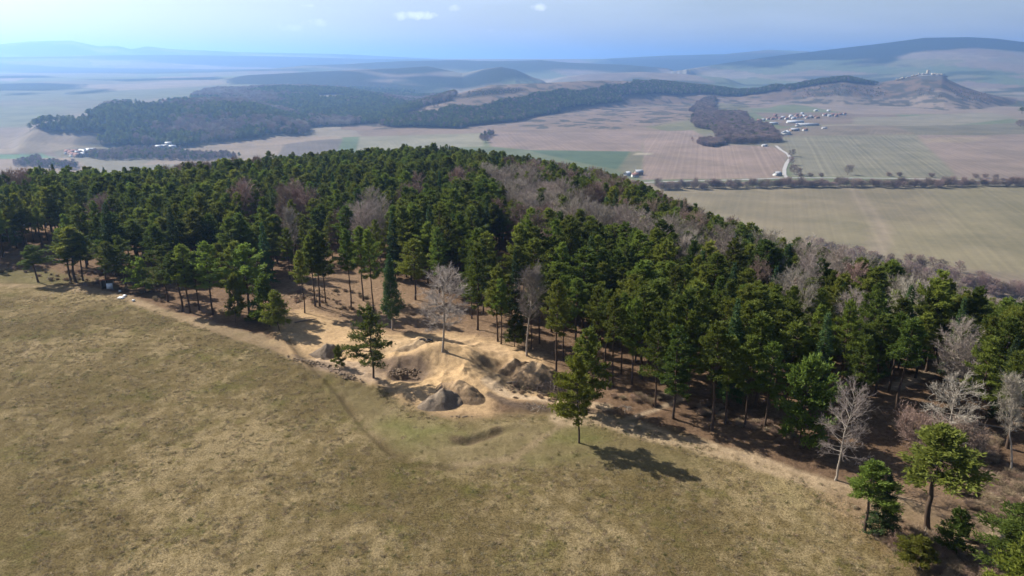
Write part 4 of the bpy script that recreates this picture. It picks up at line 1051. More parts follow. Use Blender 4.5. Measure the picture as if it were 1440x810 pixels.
if len(dv): scatter('bare_forest', rows_for(dv, kk), kk, 'leafless trees mixed through the far part of the hill forest', 'forest')
print('forest', len(X), used_n, len(ev), len(dv))

# ------------------------------------------------------------------ woods of the plain and the far hills
def wood_points(polys, sp, kinds, probs, h=(12, 17), aspect=.42, zone_noise=None, thin=0.0, far=60000, seed=1, thick=1.0, holes=()):
    g = np.random.default_rng(seed); res = []
    for P in polys:
        Wp = np.array([G(*p, far=far) for p in P]); lo = Wp.min(0); hi = Wp.max(0)
        xs = np.arange(lo[0], hi[0], sp); ys = np.arange(lo[1], hi[1], sp); A, B = np.meshgrid(xs, ys)
        A = (A + g.uniform(-.45, .45, A.shape) * sp).ravel(); B = (B + g.uniform(-.45, .45, B.shape) * sp).ravel()
        wx = A + (fbm(A / 120, B / 120, 41, 3) - .5) * 90 * min(1, sp / 8); wy = B + (fbm(A / 120, B / 120, 43, 3) - .5) * 90 * min(1, sp / 8)
        m = in_poly(wx, wy, Wp) & (g.uniform(0, 1, A.shape) > thin); res.append(np.stack([A[m], B[m]], 1))
    P = np.concatenate(res)
    for hp in holes: P = P[~in_poly(P[:, 0], P[:, 1], np.array([G(*q, far=far) for q in hp]))]
    n = len(P); z = relief(P[:, 0], P[:, 1], False)
    if zone_noise: 
        q = (fbm(P[:, 0] / zone_noise, P[:, 1] / zone_noise, seed + 9, 3) - .5) * 2.4 + .5 + g.normal(0, .12, n); ki = np.clip(np.searchsorted(np.cumsum(probs), np.clip(q, 0, .999)), 0, len(kinds) - 1)
    else: ki = g.choice(len(kinds), n, p=probs)
    out = np.zeros((n, 8)); out[:, 0:2] = P; out[:, 2] = z - .3; out[:, 3] = g.uniform(0, 6.28, n); out[:, 6] = ki; out[:, 7] = g.integers(0, 8, n)
    hv = g.uniform(h[0], h[1], n)
    for i in range(n):
        k = kinds[int(ki[i])]; H, W = PROTO[k][int(out[i, 7]) % len(PROTO[k])][2:]; asp = aspect if k in ('pine', 'spruce') else aspect * 1.35
        out[i, 4] = hv[i] * asp * thick / W; out[i, 5] = hv[i] / H
    return out
kk = ['pine', 'brown']
scatter('table_hill_wood', wood_points([WOODS['table'], WOODS['table_end'], WOODS['castle_hill_wood']], 8.5, kk, [.92, .08], (13, 20), .60, far=4700, seed=3), kk, 'dark wood along the flank of the flat topped hill', 'forest')
scatter('hill_scrub', wood_points([[(1100, 128), (1240, 124), (1250, 134), (1130, 140)], [(1280, 130), (1310, 126), (1330, 136), (1318, 139)], [(1335, 124), (1390, 134), (1400, 144), (1350, 142)], [(1180, 122), (1240, 120), (1230, 130), (1180, 130)]], 17, ['brown', 'pine'], [.75, .25], (4, 9), .9, thin=.62, far=4700, seed=15), ['brown', 'pine'], 'dark scrub flecks on the dry slopes below the castle and round the flat topped hill', 'scrub')
kk = ['pine', 'brown', 'aspen']
scatter('bluff_wood', wood_points([WOODS['bluff']], 11.5, kk, [.74, .20, .06], (13, 23), .66, thin=.08, zone_noise=260, far=5000, seed=4, holes=[[(440, 134), (480, 133), (490, 138), (455, 141)], [(575, 131), (630, 130), (632, 134), (580, 136)], [(250, 150), (185, 152), (182, 147), (240, 146)]]), kk, 'blue hazy wood on the far bluffs left of the flat topped hill', 'forest')
scatter('slope_scrub', wood_points([WOODS['slope_scrub'], [(560, 165), (620, 150), (650, 140), (600, 152)]], 15, ['brown', 'pine'], [.7, .3], (4, 8), .8, thin=.3, seed=5), ['brown', 'pine'], 'scattered scrub on the dry flank of the flat topped hill', 'scrub')
GROVE = [[(985, 140), (1003, 138), (1008, 158), (1040, 160), (1062, 172), (1070, 180), (1092, 192), (1090, 202), (1018, 203), (1010, 196), (1000, 186), (980, 176), (975, 160)]]
scatter('village_grove', wood_points(GROVE, 9.5, ['brown', 'pine'], [.84, .16], (9, 19), .75, thin=.1, seed=6), ['brown', 'pine'], 'dense leafless grove beside the village on the plain', 'grove')
scatter('valley_thicket', wood_points([[(50, 226), (60, 222), (75, 226), (95, 240), (70, 240), (45, 234)], [(170, 210), (260, 212), (340, 222), (280, 226), (190, 224), (160, 218)], [(120, 218), (160, 216), (190, 224), (130, 226)], [(700, 190), (690, 186), (678, 193), (684, 198)]], 8, ['brown', 'pine'], [.6, .4], (8, 13), .6, seed=7),
        ['brown', 'pine'], 'dark thickets along the hazy valley floor at the left', 'thicket')
for (nm, P, lab) in [('oval_thicket', [(985, 199), (1000, 197), (1020, 199), (1024, 204), (1005, 207), (988, 205)], 'oval leafless thicket inside the pinkish ploughed field')]:
    scatter(nm, wood_points([P], 5, ['brown', 'shrub'], [.6, .4], (7, 10), .8, seed=8), ['brown', 'shrub'], lab, 'thicket')

def single(kind, px, py, h, w, label, group=None):
    x, y = G(px, py); return tree(kind, x, y, h, w, label, group, z=gz(x, y, False) - .2)
def along(P, n):
    P = np.array(P, float); L = np.concatenate([[0], np.cumsum(np.hypot(*np.diff(P, axis=0).T))]); t = np.linspace(0, L[-1], n)
    return np.stack([np.interp(t, L, P[:, 0]), np.interp(t, L, P[:, 1])], 1)
# far hedgerow across the plain
for (a, b) in along([(925, 266), (960, 266), (1100, 264), (1180, 263), (1255, 263), (1262, 264), (1440, 262)], 125):
    NAMES['hedge'] = ('hedge_bush', 'bush'); PROTO['hedge'] = PROTO['brown'] + PROTO['shrub']
    single('hedge', a, b + random.uniform(-2.0, 1.2), random.uniform(8, 13), random.uniform(11, 16), 'leafless bush in the long dark hedgerow across the plain', 'bushes of the long hedgerow across the plain')
for (a, b) in [(1125, 249), (1140, 249), (1155, 249), (1250, 248), (1265, 248), (1310, 249), (1372, 250), (1385, 250), (1400, 251)]:
    single('shrub', a, b, 6, 12, 'low bush beside the straight road behind the hedgerow', 'low bushes beside the straight plain road')
single('brown', 1112, 220, 15, 17, 'round tree on the bend of the pale side road, upper one'); single('brown', 1113, 232, 15, 15, 'round tree on the bend of the pale side road, lower one')
single('brown', 1117, 245, 17, 20, 'large round tree at the junction of the pale side road'); single('brown', 1123, 247, 13, 14, 'smaller round tree right of the road junction')
single('brown', 1192, 246, 17, 20, 'lone round tree on the striped field edge'); single('brown', 974, 199, 12, 8, 'lone slender tree in the pinkish ploughed field')
single('brown', 683, 200, 16, 22, 'dense dark clump alone between two pale fields')
single('pine', 1437, 160, 26, 34, 'dark tree clump at the right frame edge, far one'); single('brown', 1436, 179, 22, 34, 'dark tree clump at the right frame edge, near one')
# riverside belt below the wood
for k, (a, b) in enumerate(along([(1135, 352), (1160, 362), (1195, 368), (1225, 374), (1262, 384), (1300, 392), (1340, 402), (1380, 410), (1450, 420)], 74)):
    NAMES['belt'] = ('riverside_tree', 'riverside tree'); PROTO['belt'] = PROTO['brown']
    single('belt', a + random.uniform(-3, 3), b + random.uniform(-9, 5), random.uniform(9, 14), random.uniform(9, 14), 'round purplish leafless tree in the belt below the big green field', 'riverside tree belt below the big green field')
for (a, b) in [(1275, 374), (1290, 376), (1312, 378), (1325, 381), (1350, 384)]:
    single('belt', a, b, 12, 12, 'round leafless tree on the upper side of the riverside belt', 'trees on the upper side of the riverside belt')

# ------------------------------------------------------------------ roads
M['road'] = simple('road', (.36, .34, .32), .1, .1)
def ribbon(name, P, width, label, lift=.45):
    W = np.array([G(*p) for p in P]); W = along(W, 70 if len(P) > 4 else 50)
    T = np.gradient(W, axis=0); T /= np.linalg.norm(T, axis=1)[:, None]; Nn = np.stack([-T[:, 1], T[:, 0]], 1)
    a = W + Nn * width / 2; b = W - Nn * width / 2; zz = relief(W[:, 0], W[:, 1], False) + lift
    g = Geo(); g.add(np.concatenate([np.c_[a, zz], np.c_[b, zz], np.c_[a, zz - 1.5], np.c_[b, zz - 1.5]]), [(i, i + 1, len(W) + i + 1, len(W) + i) for i in range(len(W) - 1)])
    o = link(bpy.data.objects.new(name, g.mesh(name, [M['road']]))); tag(o, label, kind='structure'); return o
ribbon('side_road', [(1091, 205), (1098, 211), (1108, 217), (1111, 223), (1106, 230), (1103, 238), (1103, 246), (1106, 250)], 7, 'pale side road bending down from the grove', .5)
ribbon('plain_road', [(905, 257), (960, 255), (1040, 253), (1106, 250.5), (1250, 251), (1345, 253), (1460, 257)], 7, 'straight road behind the hedgerow', .5)

# ------------------------------------------------------------------ houses
M['white'] = simple('white render', (.50, .49, .46), .06, .5); M['cream'] = simple('cream render', (.42, .38, .31), .06, .5)
M['tile'] = simple('red roof tiles', (.19, .10, .08), .2, 1.5); M['grey_roof'] = simple('grey roof sheet', (.30, .31, .33), .1, 1); M['pale_roof'] = simple('pale metal roof', (.42, .44, .47), .08, 1, .5)
M['dark'] = simple('dark glass', (.03, .035, .04), .1, 1, .3); M['brown_wall'] = simple('brown plaster', (.28, .21, .16), .1, 1); M['stone'] = simple('castle stone', (.52, .46, .37), .18, .12, .9)
M['rock'] = simple('limestone rock', (.24, .235, .22), .3, .06, .95, .6)
def house(px, py, L, D, Hh, rh, rot, wall, roof, label, group=None, name='house', cat='house'):
    x, y = G(px, py); z = gz(x, y, False)
    root = link(bpy.data.objects.new(name, None)); root.location = (x, y, z); root.rotation_euler = (0, 0, rot); tag(root, label, cat, group)
    w = Geo(); w.box((-L / 2, -D / 2, -2), (L / 2, D / 2, Hh))
    for s in (-1, 1): w.add([(s * L / 2, -D / 2, Hh), (s * L / 2, D / 2, Hh), (s * L / 2, 0, Hh + rh * .98)], [(0, 1, 2)])
    link(bpy.data.objects.new('wall', w.mesh('wall', [M[wall]])), root)
    r = Geo(); e = .6
    for s in (-1, 1):
        A = np.array([(-L / 2 - e, s * (D / 2 + e), Hh - rh * e / (D / 2)), (L / 2 + e, s * (D / 2 + e), Hh - rh * e / (D / 2)), (L / 2 + e, 0, Hh + rh), (-L / 2 - e, 0, Hh + rh)])
        B = A + np.array([0, 0, .3]); r.add(np.concatenate([A, B]), [(0, 1, 2, 3), (7, 6, 5, 4), (0, 4, 5, 1), (3, 2, 6, 7), (0, 3, 7, 4), (1, 5, 6, 2)])
    ro = link(bpy.data.objects.new('roof', r.mesh('roof', [M[roof]])), root)
    n = max(2, int(L / 4))
    for s in (-1, 1):
        for i in range(n):
            g = Geo(); cx = -L / 2 + (i + .5) * L / n; g.box((cx - .6, s * (D / 2 + .03) - .03, Hh * .35), (cx + .6, s * (D / 2 + .03) + .03, Hh * .75))
            link(bpy.data.objects.new('window', g.mesh('window', [M['dark']])), root)
    return root
VIL = [(1080, 168.5, 0), (1086, 168, 1), (1091, 167.5, 0), (1097, 168, 0), (1101, 167, 2), (1106, 168, 0), (1112, 165, 3), (1116, 167.5, 2), (1121, 166, 0), (1126, 165.5, 0), (1131, 165, 4), (1135, 167, 0), (1140, 166, 2), (1145, 166, 0), (1149, 166.5, 1),
       (1128, 161, 2), (1120, 163, 1), (1160, 163, 0), (1166, 164, 2), (1171, 163, 0), (1176, 164, 1), (1181, 162, 0), (1187, 162, 0), (1165, 157, 3), (1147, 156.5, 3), (1090, 164, 1), (1073, 170, 2), (1068, 171, 0)]
ST = [('white', 'tile', 'red roofed white house'), ('brown_wall', 'tile', 'red roofed brown house'), ('white', 'grey_roof', 'grey roofed white house'), ('white', 'pale_roof', 'pale roofed white shed'), ('cream', 'pale_roof', 'pale roofed cream house')]
for (a, b, s) in VIL:
    w_, r_f, lb = ST[s]
    place = 'at the left end' if a < 1095 else 'in the middle' if a < 1152 else 'at the right end'
    house(a, b, random.uniform(11, 17), random.uniform(8, 10), random.uniform(3.5, 6), random.uniform(3, 4.5), random.uniform(-.5, .5), w_, r_f, f'{lb} {place} of the village row on the plain', f'{lb}s {place} of the village')
house(1105, 189, 34, 24, 5, 6, 1.15, 'white', 'pale_roof', 'large pale gabled barn nearest in the village', name='barn', cat='barn')
house(1117, 184, 26, 14, 4, 4, .2, 'brown_wall', 'grey_roof', 'dark low barn right of the pale gabled barn', name='barn', cat='barn')
house(1118, 173, 56, 13, 4.5, 4, .0, 'white', 'pale_roof', 'long pale cowshed, upper of two in the village', name='cowshed', cat='cowshed')
house(1135, 177, 72, 14, 4.5, 4, -.05, 'white', 'grey_roof', 'longest grey roofed cowshed, lower of two in the village', name='cowshed', cat='cowshed')
house(1085, 175, 40, 12, 4.5, 3, .0, 'cream', 'pale_roof', 'pale flat shed at the left foot of the village', name='shed', cat='shed')
house(1121, 178, 14, 12, 6, 4, 1.2, 'white', 'tile', 'red roofed gable at the left end of the longest cowshed', name='house')
house(1132, 184, 14, 9, 4, 3, .3, 'white', 'tile', 'small red roofed house alone below the cowsheds')
house(1159, 181, 14, 8, 3, 2, .1, 'white', 'grey_roof', 'small shed alone right of the cowsheds', name='shed', cat='shed')
house(987, 179, 17, 13, 8, 3, .1, 'white', 'grey_roof', 'tall white manor left of the grove'); house(983, 174, 20, 10, 6, 4, .4, 'white', 'tile', 'red roofed house behind the white manor')
house(1017, 180, 15, 13, 7, 4, 1.2, 'cream', 'tile', 'cream gabled house inside the grove'); house(1005, 183, 16, 10, 4, 3, 0, 'brown_wall', 'tile', 'low brown house between manor and grove')
house(1033, 174, 12, 9, 5, 3, .3, 'cream', 'tile', 'small cream house among the grove trees'); house(1023, 165, 9, 9, 8, 3, .8, 'white', 'grey_roof', 'little white chapel in the grove', name='chapel', cat='chapel')
house(1075, 206, 12, 8, 3, 2, 0, 'white', 'grey_roof', 'small hut where the side road leaves the grove', name='hut', cat='hut'); house(1093, 247, 13, 10, 4, 3.5, .5, 'white', 'grey_roof', 'small white house left of the road junction')
house(882, 247, 12, 9, 4, 3.5, .9, 'white', 'pale_roof', 'white house showing over the forest crest, left of three'); house(893, 249, 12, 9, 4, 3.5, .2, 'white', 'tile', 'red roofed house showing over the forest crest, middle of three')
house(898, 246, 14, 10, 6, 3.5, .3, 'brown_wall', 'grey_roof', 'grey roofed house showing over the forest crest, right of three')
for i, (a, b) in enumerate([(96, 216), (101, 217.5), (105, 216), (109, 218), (113, 217), (117, 215.5), (121, 217), (126, 217.5), (131, 216.5), (136, 218), (110, 221), (104, 220), (119, 220), (128, 214)]):
    w_, r_f, lb = ST[[0, 1, 0, 2, 0, 3, 3, 0, 2, 0, 1, 0, 2, 3][i]]
    house(a, b, random.uniform(12, 19), 10, 5, 4, random.uniform(-.6, .6), w_, r_f, f'{lb} in the hazy hamlet in the left valley', f'{lb}s in the hazy hamlet in the left valley')
for (a, b, lb) in [(224, 209.5, 'white block at the left end of the quarry works in the left valley'), (232, 209, 'white block in the middle of the quarry works in the left valley'), (238, 208, 'tallest white block of the quarry works in the left valley'), (243, 209.5, 'white block at the right end of the quarry works in the left valley')]:
    house(a, b, 14, 12, 12 if 'tallest' in lb else 7, 2, .2, 'white', 'pale_roof', lb, name='works_building', cat='building')

# ------------------------------------------------------------------ castle
cx, cy = G(1308, 106.5); cd0 = math.hypot(cx, cy)
def at_d(px, d): 
    dx, dy, dz = ray(px, 105); q = math.hypot(dx, dy); return dx / q * d, dy / q * d
castle = link(bpy.data.objects.new('castle', None)); CZ = gz(*at_d(1308, 4600), False); ox, oy = at_d(1308, 4600); castle.location = (ox, oy, CZ); castle.scale = (.92, .92, .8)
tag(castle, 'ruined pale stone castle with round keep crowning the rocky hill', 'castle')
def cpart(name, px, d, w, dp, zt, zb=None, mat='stone', jag=0, rnd=False):
    x, y = at_d(px, d); z = gz(x, y, False); g = Geo(); b = z - CZ - 6; tp = z - CZ + zt
    if rnd:
        th = np.linspace(0, 2 * math.pi, 14, endpoint=False); P = [(x - ox + w / 2 * math.cos(a), y - oy + w / 2 * math.sin(a)) for a in th]
        V = [(p[0], p[1], b) for p in P] + [(p[0], p[1], tp) for p in P]
        g.add(V, [(i, (i + 1) % 14, 14 + (i + 1) % 14, 14 + i) for i in range(14)]); g.add(V[14:], [tuple(range(14))])
    else:
        n = max(1, int(w / 7)) if jag else 1
        for i in range(n):
            a = -w / 2 + i * w / n; zz = tp - (random.uniform(0, jag) if jag else 0)
            g.box((x - ox + a, y - oy - dp / 2, b), (x - ox + a + w / n - .01, y - oy + dp / 2, zz))
    return link(bpy.data.objects.new(name, g.mesh(name, [M[mat]])), castle)
cpart('keep_tower', 1304, 4605, 15, 15, 31, rnd=True)
cpart('palace_ruin', 1314, 4600, 30, 16, 14, jag=5); cpart('upper_wall', 1323, 4590, 34, 4, 12, jag=4); cpart('upper_wall', 1300, 4580, 34, 4, 10, jag=4)
cpart('curtain_wall', 1291, 4570, 34, 4, 10, jag=5); cpart('curtain_wall', 1283, 4560, 26, 3, 9, jag=4); cpart('curtain_wall', 1276, 4540, 28, 3, 8, jag=3); cpart('curtain_wall', 1268, 4530, 36, 3, 8, jag=2); cpart('gate_tower', 1267, 4528, 9, 9, 14); cpart('curtain_wall', 1261, 4535, 30, 3, 7, jag=1)
cpart('corner_tower', 1291, 4568, 9, 9, 15, rnd=True); cpart('corner_tower', 1283, 4558, 8, 8, 13, rnd=True); cpart('corner_tower', 1326, 4588, 10, 10, 11, rnd=True)

# rocky cliff under the castle
def rock(px, d, w, dp, h, seed):
    g_ = np.random.default_rng(seed); x, y = at_d(px, d); z = gz(x, y, False)
    n = 22; m = 7; V = []
    for jj in range(m + 1):
        f = jj / m
        for i in range(n):
            a = 2 * math.pi * i / n; rad = (1 - .28 * f ** 1.5) * g_.uniform(.84, 1.08); V.append((w / 2 * rad * math.cos(a), dp / 2 * rad * math.sin(a), -12 + (h + 12) * f * g_.uniform(.93, 1.03)))
    g = Geo(); g.add(V, [(jj * n + i, jj * n + (i + 1) % n, (jj + 1) * n + (i + 1) % n, (jj + 1) * n + i) for jj in range(m) for i in range(n)]); g.add(V[-n:], [tuple(range(n))])
    return g.mesh('rock', [M['rock']]), x, y, z
me_, x, y, z = rock(1312, 4565, 165, 70, CZ - gz(*at_d(1312, 4565), False) - 1, 3); o = link(bpy.data.objects.new('castle_rock', me_)); o.location = (x, y, z); tag(o, 'dark rocky cliff under the castle walls', 'rock')

# ------------------------------------------------------------------ small things at the wood edge
M['board'] = simple('weathered boards', (.30, .26, .22), .3, 2); M['whiteboard'] = simple('white painted board', (.78, .79, .80), .05, 2, .5); M['rust'] = simple('rusty sheet', (.26, .10, .06), .3, 2); M['rubber'] = simple('black rubber', (.02, .02, .022), .2, 4, .7)
x, y = G(152, 405, fine=True); hut = link(bpy.data.objects.new('wooden_hut', None)); hut.location = (x, y, gz(x, y)); hut.rotation_euler = (0, 0, .35); hut.scale = (.75, .75, .75); tag(hut, 'little open plank hut with pale front under the pines', 'hut')
g = Geo(); g.box((-1.5, 1.3, -.3), (1.5, 1.38, 2.2)); g.box((-1.5, -1.3, -.3), (-1.42, 1.3, 2.1)); g.box((1.42, -1.3, -.3), (1.5, 1.3, 2.1)); link(bpy.data.objects.new('plank_wall', g.mesh('w', [M['board']])), hut)
g = Geo(); g.add([(-1.8, -1.7, 2.75), (1.8, -1.7, 2.75), (1.8, 1.6, 2.15), (-1.8, 1.6, 2.15), (-1.8, -1.7, 2.83), (1.8, -1.7, 2.83), (1.8, 1.6, 2.23), (-1.8, 1.6, 2.23)], [(0, 3, 2, 1), (4, 5, 6, 7), (0, 1, 5, 4), (1, 2, 6, 5), (2, 3, 7, 6), (3, 0, 4, 7)]); link(bpy.data.objects.new('roof', g.mesh('r', [M['rust']])), hut)
g = Geo(); g.box((-.1, -1.42, -.1), (1.5, -1.34, 1.7)); link(bpy.data.objects.new('front_panel', g.mesh('f', [M['whiteboard']])), hut)
for sx in (-1.4, -.15):
    g = Geo(); g.box((sx - .06, -1.42, -.2), (sx + .06, -1.31, 2.6)); link(bpy.data.objects.new('post', g.mesh('p', [M['board']])), hut)
def slab(px, py, L, W, H, rz, rx, mat, label, name, cat):
    x, y = G(px, py, fine=True); g = Geo(); g.box((-L / 2, -W / 2, -.02), (L / 2, W / 2, H)); o = link(bpy.data.objects.new(name, g.mesh(name, [M[mat]]))); o.location = (x, y, gz(x, y) + .12); o.rotation_euler = (rx, 0, rz); tag(o, label, cat); return o
slab(171, 419.5, 1.4, .8, .1, -.3, .12, 'whiteboard', 'big white board lying on the grass before the hut', 'white_board', 'board')
slab(176, 417, .9, .4, .2, -.5, .05, 'whiteboard', 'narrow white board behind the big white board', 'white_board', 'board')
slab(169, 411, .4, .35, .3, .3, 0, 'whiteboard', 'small white box standing between hut and boards', 'white_box', 'box')
slab(188, 424, .5, .4, .25, .2, 0, 'whiteboard', 'small pale box in the shade right of the boards', 'white_box', 'box')
def tyre(px, py, label):
    x, y = G(px, py, fine=True); V = []; F = []; n, m = 20, 8
    for i in range(n):
        a = 2 * math.pi * i / n
        for k in range(m):
            b = 2 * math.pi * k / m; rad = .42 + .16 * math.cos(b); V.append((rad * math.cos(a), rad * math.sin(a), .14 + .14 * math.sin(b)))
            F.append((i * m + k, ((i + 1) % n) * m + k, ((i + 1) % n) * m + (k + 1) % m, i * m + (k + 1) % m))
    g = Geo(); g.add(V, F); o = link(bpy.data.objects.new('tyre', g.mesh('tyre', [M['rubber']], True))); o.location = (x, y, gz(x, y)); tag(o, label, 'tyre', 'black tyres on the dirt'); return o
tyre(594, 479, 'black tyre lying left on the sandy dirt behind the jump lip'); tyre(604, 479.5, 'black tyre lying right on the sandy dirt behind the jump lip')

def lump_mesh(seed, n=60, spread=(3, 1.2), sz=(.15, .5), mat='soil', pile=.5):
    g_ = np.random.default_rng(seed); g = Geo()
    ico = np.array([(0, 0, 1), (.9, 0, .4), (.28, .85, .4), (-.72, .53, .4), (-.72, -.53, .4), (.28, -.85, .4), (.72, .53, -.4), (-.28, .85, -.4), (-.9, 0, -.4), (-.28, -.85, -.4), (.72, -.53, -.4), (0, 0, -1)])
    F = [(0, 1, 2), (0, 2, 3), (0, 3, 4), (0, 4, 5), (0, 5, 1), (1, 6, 2), (2, 7, 3), (3, 8, 4), (4, 9, 5), (5, 10, 1), (6, 7, 2), (7, 8, 3), (8, 9, 4), (9, 10, 5), (10, 6, 1), (11, 7, 6), (11, 8, 7), (11, 9, 8), (11, 10, 9), (11, 6, 10)]
    for i in range(n):
        c = np.array([g_.normal(0, spread[0] / 2), g_.normal(0, spread[1] / 2), 0]); c[2] = pile * math.exp(-(c[0] / spread[0]) ** 2 - (c[1] / spread[1]) ** 2) * g_.uniform(0, 1)
        s = g_.uniform(*sz); g.add(ico * s * g_.uniform(.6, 1.2, (12, 1)) * np.array([1.2, 1, .7]) + c, F, 0, g_.uniform())
    return g.mesh('lumps', [M[mat]])
M['soil'] = simple('turned soil', (.21, .15, .10), .4, 3, .95, .5); M['turf'] = simple('turf clods', (.23, .17, .115), .4, 3, .95, .5)
def heap(px, py, seed, n, spread, sz, mat, pile, rz, label, name, cat, kind=None):
    x, y = G(px, py, fine=True); o = link(bpy.data.objects.new(name, lump_mesh(seed, n, spread, sz, mat, pile))); o.location = (x, y, gz(x, y)); o.rotation_euler = (0, 0, rz); tag(o, label, cat, kind='stuff'); return o
heap(572, 521, 1, 260, (3.6, 2.0), (.07, .24), 'soil', .35, .1, 'heap of dark turned soil clods in the hollow of the jumps', 'soil_heap', 'soil heap')
heap(448, 512, 2, 150, (5.5, .8), (.06, .22), 'turf', .25, -.45, 'row of brown turf clods along the pale strip', 'clod_row', 'clod row')
heap(484, 528, 4, 60, (2.2, .6), (.06, .22), 'turf', .25, -.5, 'short cluster of turf clods left of the lone pine', 'clod_heap', 'clod heap')
heap(735, 545, 6, 200, (5, 1.6), (.05, .18), 'soil', .3, -.2, 'rubbly dark soil at the foot of the tallest mound', 'soil_heap', 'soil heap')
heap(440, 415, 8, 220, (6, 4), (.06, .2), 'turf', .2, .3, 'scattered clods on the bare slope above the jumps', 'clod_heap', 'clod heap')
heap(645, 586, 9, 14, (2.5, .5), (.08, .2), 'turf', .05, .1, 'few small stones at the foot of the grey kicker', 'stone_cluster', 'stones')
def brush(px, py, n, rad, h, mat, label, name='brush_pile', cat='brush pile', rz=0, seed=5, ln=(.8, 2.0)):
    g_ = np.random.default_rng(seed); g = Geo()
    for i in range(n):
        a = g_.uniform(0, 6.28); q = rad * math.sqrt(g_.uniform()); c = np.array([q * math.cos(a), q * math.sin(a) * .7, h * (1 - (q / rad) ** 2) * g_.uniform(.1, 1)])
        d = np.array([*g_.normal(0, 1, 2), g_.normal(.1, .35)]); d /= np.linalg.norm(d); L = g_.uniform(*ln)
        g.tube([c - d * L / 2, c + g_.normal(0, .08, 3), c + d * L / 2], [.035, .025, .01], 4)
    x, y = G(px, py, fine=True); o = link(bpy.data.objects.new(name, g.mesh(name, [M[mat]]))); o.location = (x, y, gz(x, y)); tag(o, label, cat); return o
brush(776, 548, 260, 2.3, 1.3, 'bark_brown', 'grey brush pile of cut branches under the light green pine')
brush(932, 520, 40, 2.0, 1.0, 'bark_pale', 'pale broken branches hanging in the pine by the forest path', 'broken_branches', 'branches', ln=(1, 2.6), seed=8)
brush(1320, 758, 26, 1.6, .3, 'bark_pale', 'few pale cut logs in the brambles below the big leaning pine', 'cut_logs', 'logs', seed=9)
brush(880, 575, 16, 1.0, .3, 'bark_pale', 'small scatter of pale sticks beside the forest path', 'stick_scatter', 'sticks', seed=10)
brush(752, 571, 20, 1.4, .15, 'bark_pale', 'thin dry sticks on the dark bank below the sandy path', 'stick_scatter', 'sticks', seed=11)

# fallen trunks on the forest floor
M['log'] = simple('fallen log', (.22, .17, .13), .3, 2)
for (a, b, L, rz, lab) in [(735, 538, 5, .2, 'dark fallen trunk lying across the earth mounds'), (1398, 602, 5, -.5, 'fallen log under the tall green pine at the right'), (205, 362, 5, .1, 'pale fallen log in the gap behind the wooden hut'), (430, 452, 4, .5, 'fallen log on the bare slope left of the jumps')]:
    x, y = G(a, b, fine=True); g = Geo(); g.tube([(-L / 2, 0, .15), (0, .1, .2), (L / 2, 0, .16)], [.16, .13, .08], 8); o = link(bpy.data.objects.new('fallen_log', g.mesh('log', [M['log']], True))); o.location = (x, y, gz(x, y)); o.rotation_euler = (0, 0, rz); tag(o, lab, 'log', 'fallen logs')

# brambles and dry undergrowth along the wood edge
bw = []
def under(P, n, h, seed):
    g_ = np.random.default_rng(seed); Wp = np.array(world_poly(P)); lo = Wp.min(0); hi = Wp.max(0); k = 0; tries = 0
    while k < n and tries < n * 30:
        tries += 1; x = g_.uniform(lo[0], hi[0]); y = g_.uniform(lo[1], hi[1])
        if not in_poly(np.array([x]), np.array([y]), Wp)[0] or fbm(np.array([x / 3]), np.array([y / 3]), 5, 3)[0] < .47: continue
        s = g_.uniform(*h); bw.append((x, y, gz(x, y) - .05, g_.uniform(0, 6.28), s * 1.7 / 2.2, s * .6 / 1.2, 0, g_.integers(0, 4))); k += 1
under([(1200, 712), (1250, 725), (1300, 745), (1300, 790), (1250, 775), (1215, 745)], 90, (.15, .4), 1)
under([(1330, 740), (1440, 790), (1440, 830), (1320, 815), (1300, 770)], 204, (0.21, 0.68), 2)
under([(1340, 660), (1440, 670), (1440, 740), (1340, 710)], 255, (0.28, 0.85), 3)
under([(1250, 600), (1400, 620), (1400, 650), (1260, 650)], 102, (0.42, 1.10), 5)
under([(860, 560), (1000, 590), (1120, 620), (1120, 600), (960, 560)], 102, (0.21, 0.68), 6)
under([(400, 400), (560, 420), (640, 440), (560, 445), (420, 430)], 119, (0.21, 0.68), 7)
under([(0, 366), (200, 390), (360, 445), (300, 445), (120, 400), (0, 385)], 119, (0.21, 0.77), 8)
under([(720, 535), (790, 560), (850, 575), (840, 580), (720, 560)], 102, (0.14, 0.42), 9)
single('bramble', 1262, 770, 1.0, 2.0, 'twiggy bramble bush nearest the small bright round pine'); single('bramble', 1290, 760, .9, 1.9, 'twiggy bramble bush above the small bright round pine')
scatter('undergrowth', np.array(bw), ['bramble'], 'dry brown brambles and low twigs along the wood edge', 'undergrowth')

# ------------------------------------------------------------------ matted dry grass of the meadow
M['straw'] = foliage_mat('dry straw', (.20, .158, .088), (.34, .27, .16), .3); M['blade'] = foliage_mat('olive grass', (.105, .100, .036), (.175, .165, .06), .3)
def tuft(seed, mat, n=26):
    g_ = np.random.default_rng(seed); G1 = Geo()
    C = np.c_[g_.normal(0, .16, (n, 2)), np.zeros(n)]; D = np.c_[g_.normal(0, .9, (n, 2)), g_.uniform(.25, 1, n)]
    G1.blades(C, D, g_.uniform(.15, .34, n), g_.uniform(.02, .045, n), 0, g_.uniform(0, 1, n)); return G1
def tuft_pair(seed, mat): return (tuft(seed, mat, 8).mesh('stems', [M[mat]]), tuft(seed + 50, mat).mesh('blades', [M[mat]]))
for k in range(3): reg('straw', tuft_pair(500 + k, 'straw'), 1, 1)
for k in range(2): reg('olive', tuft_pair(520 + k, 'blade'), 1, 1)
NAMES['straw'] = ('grass_tuft', 'grass tuft'); NAMES['olive'] = ('grass_tuft', 'grass tuft')
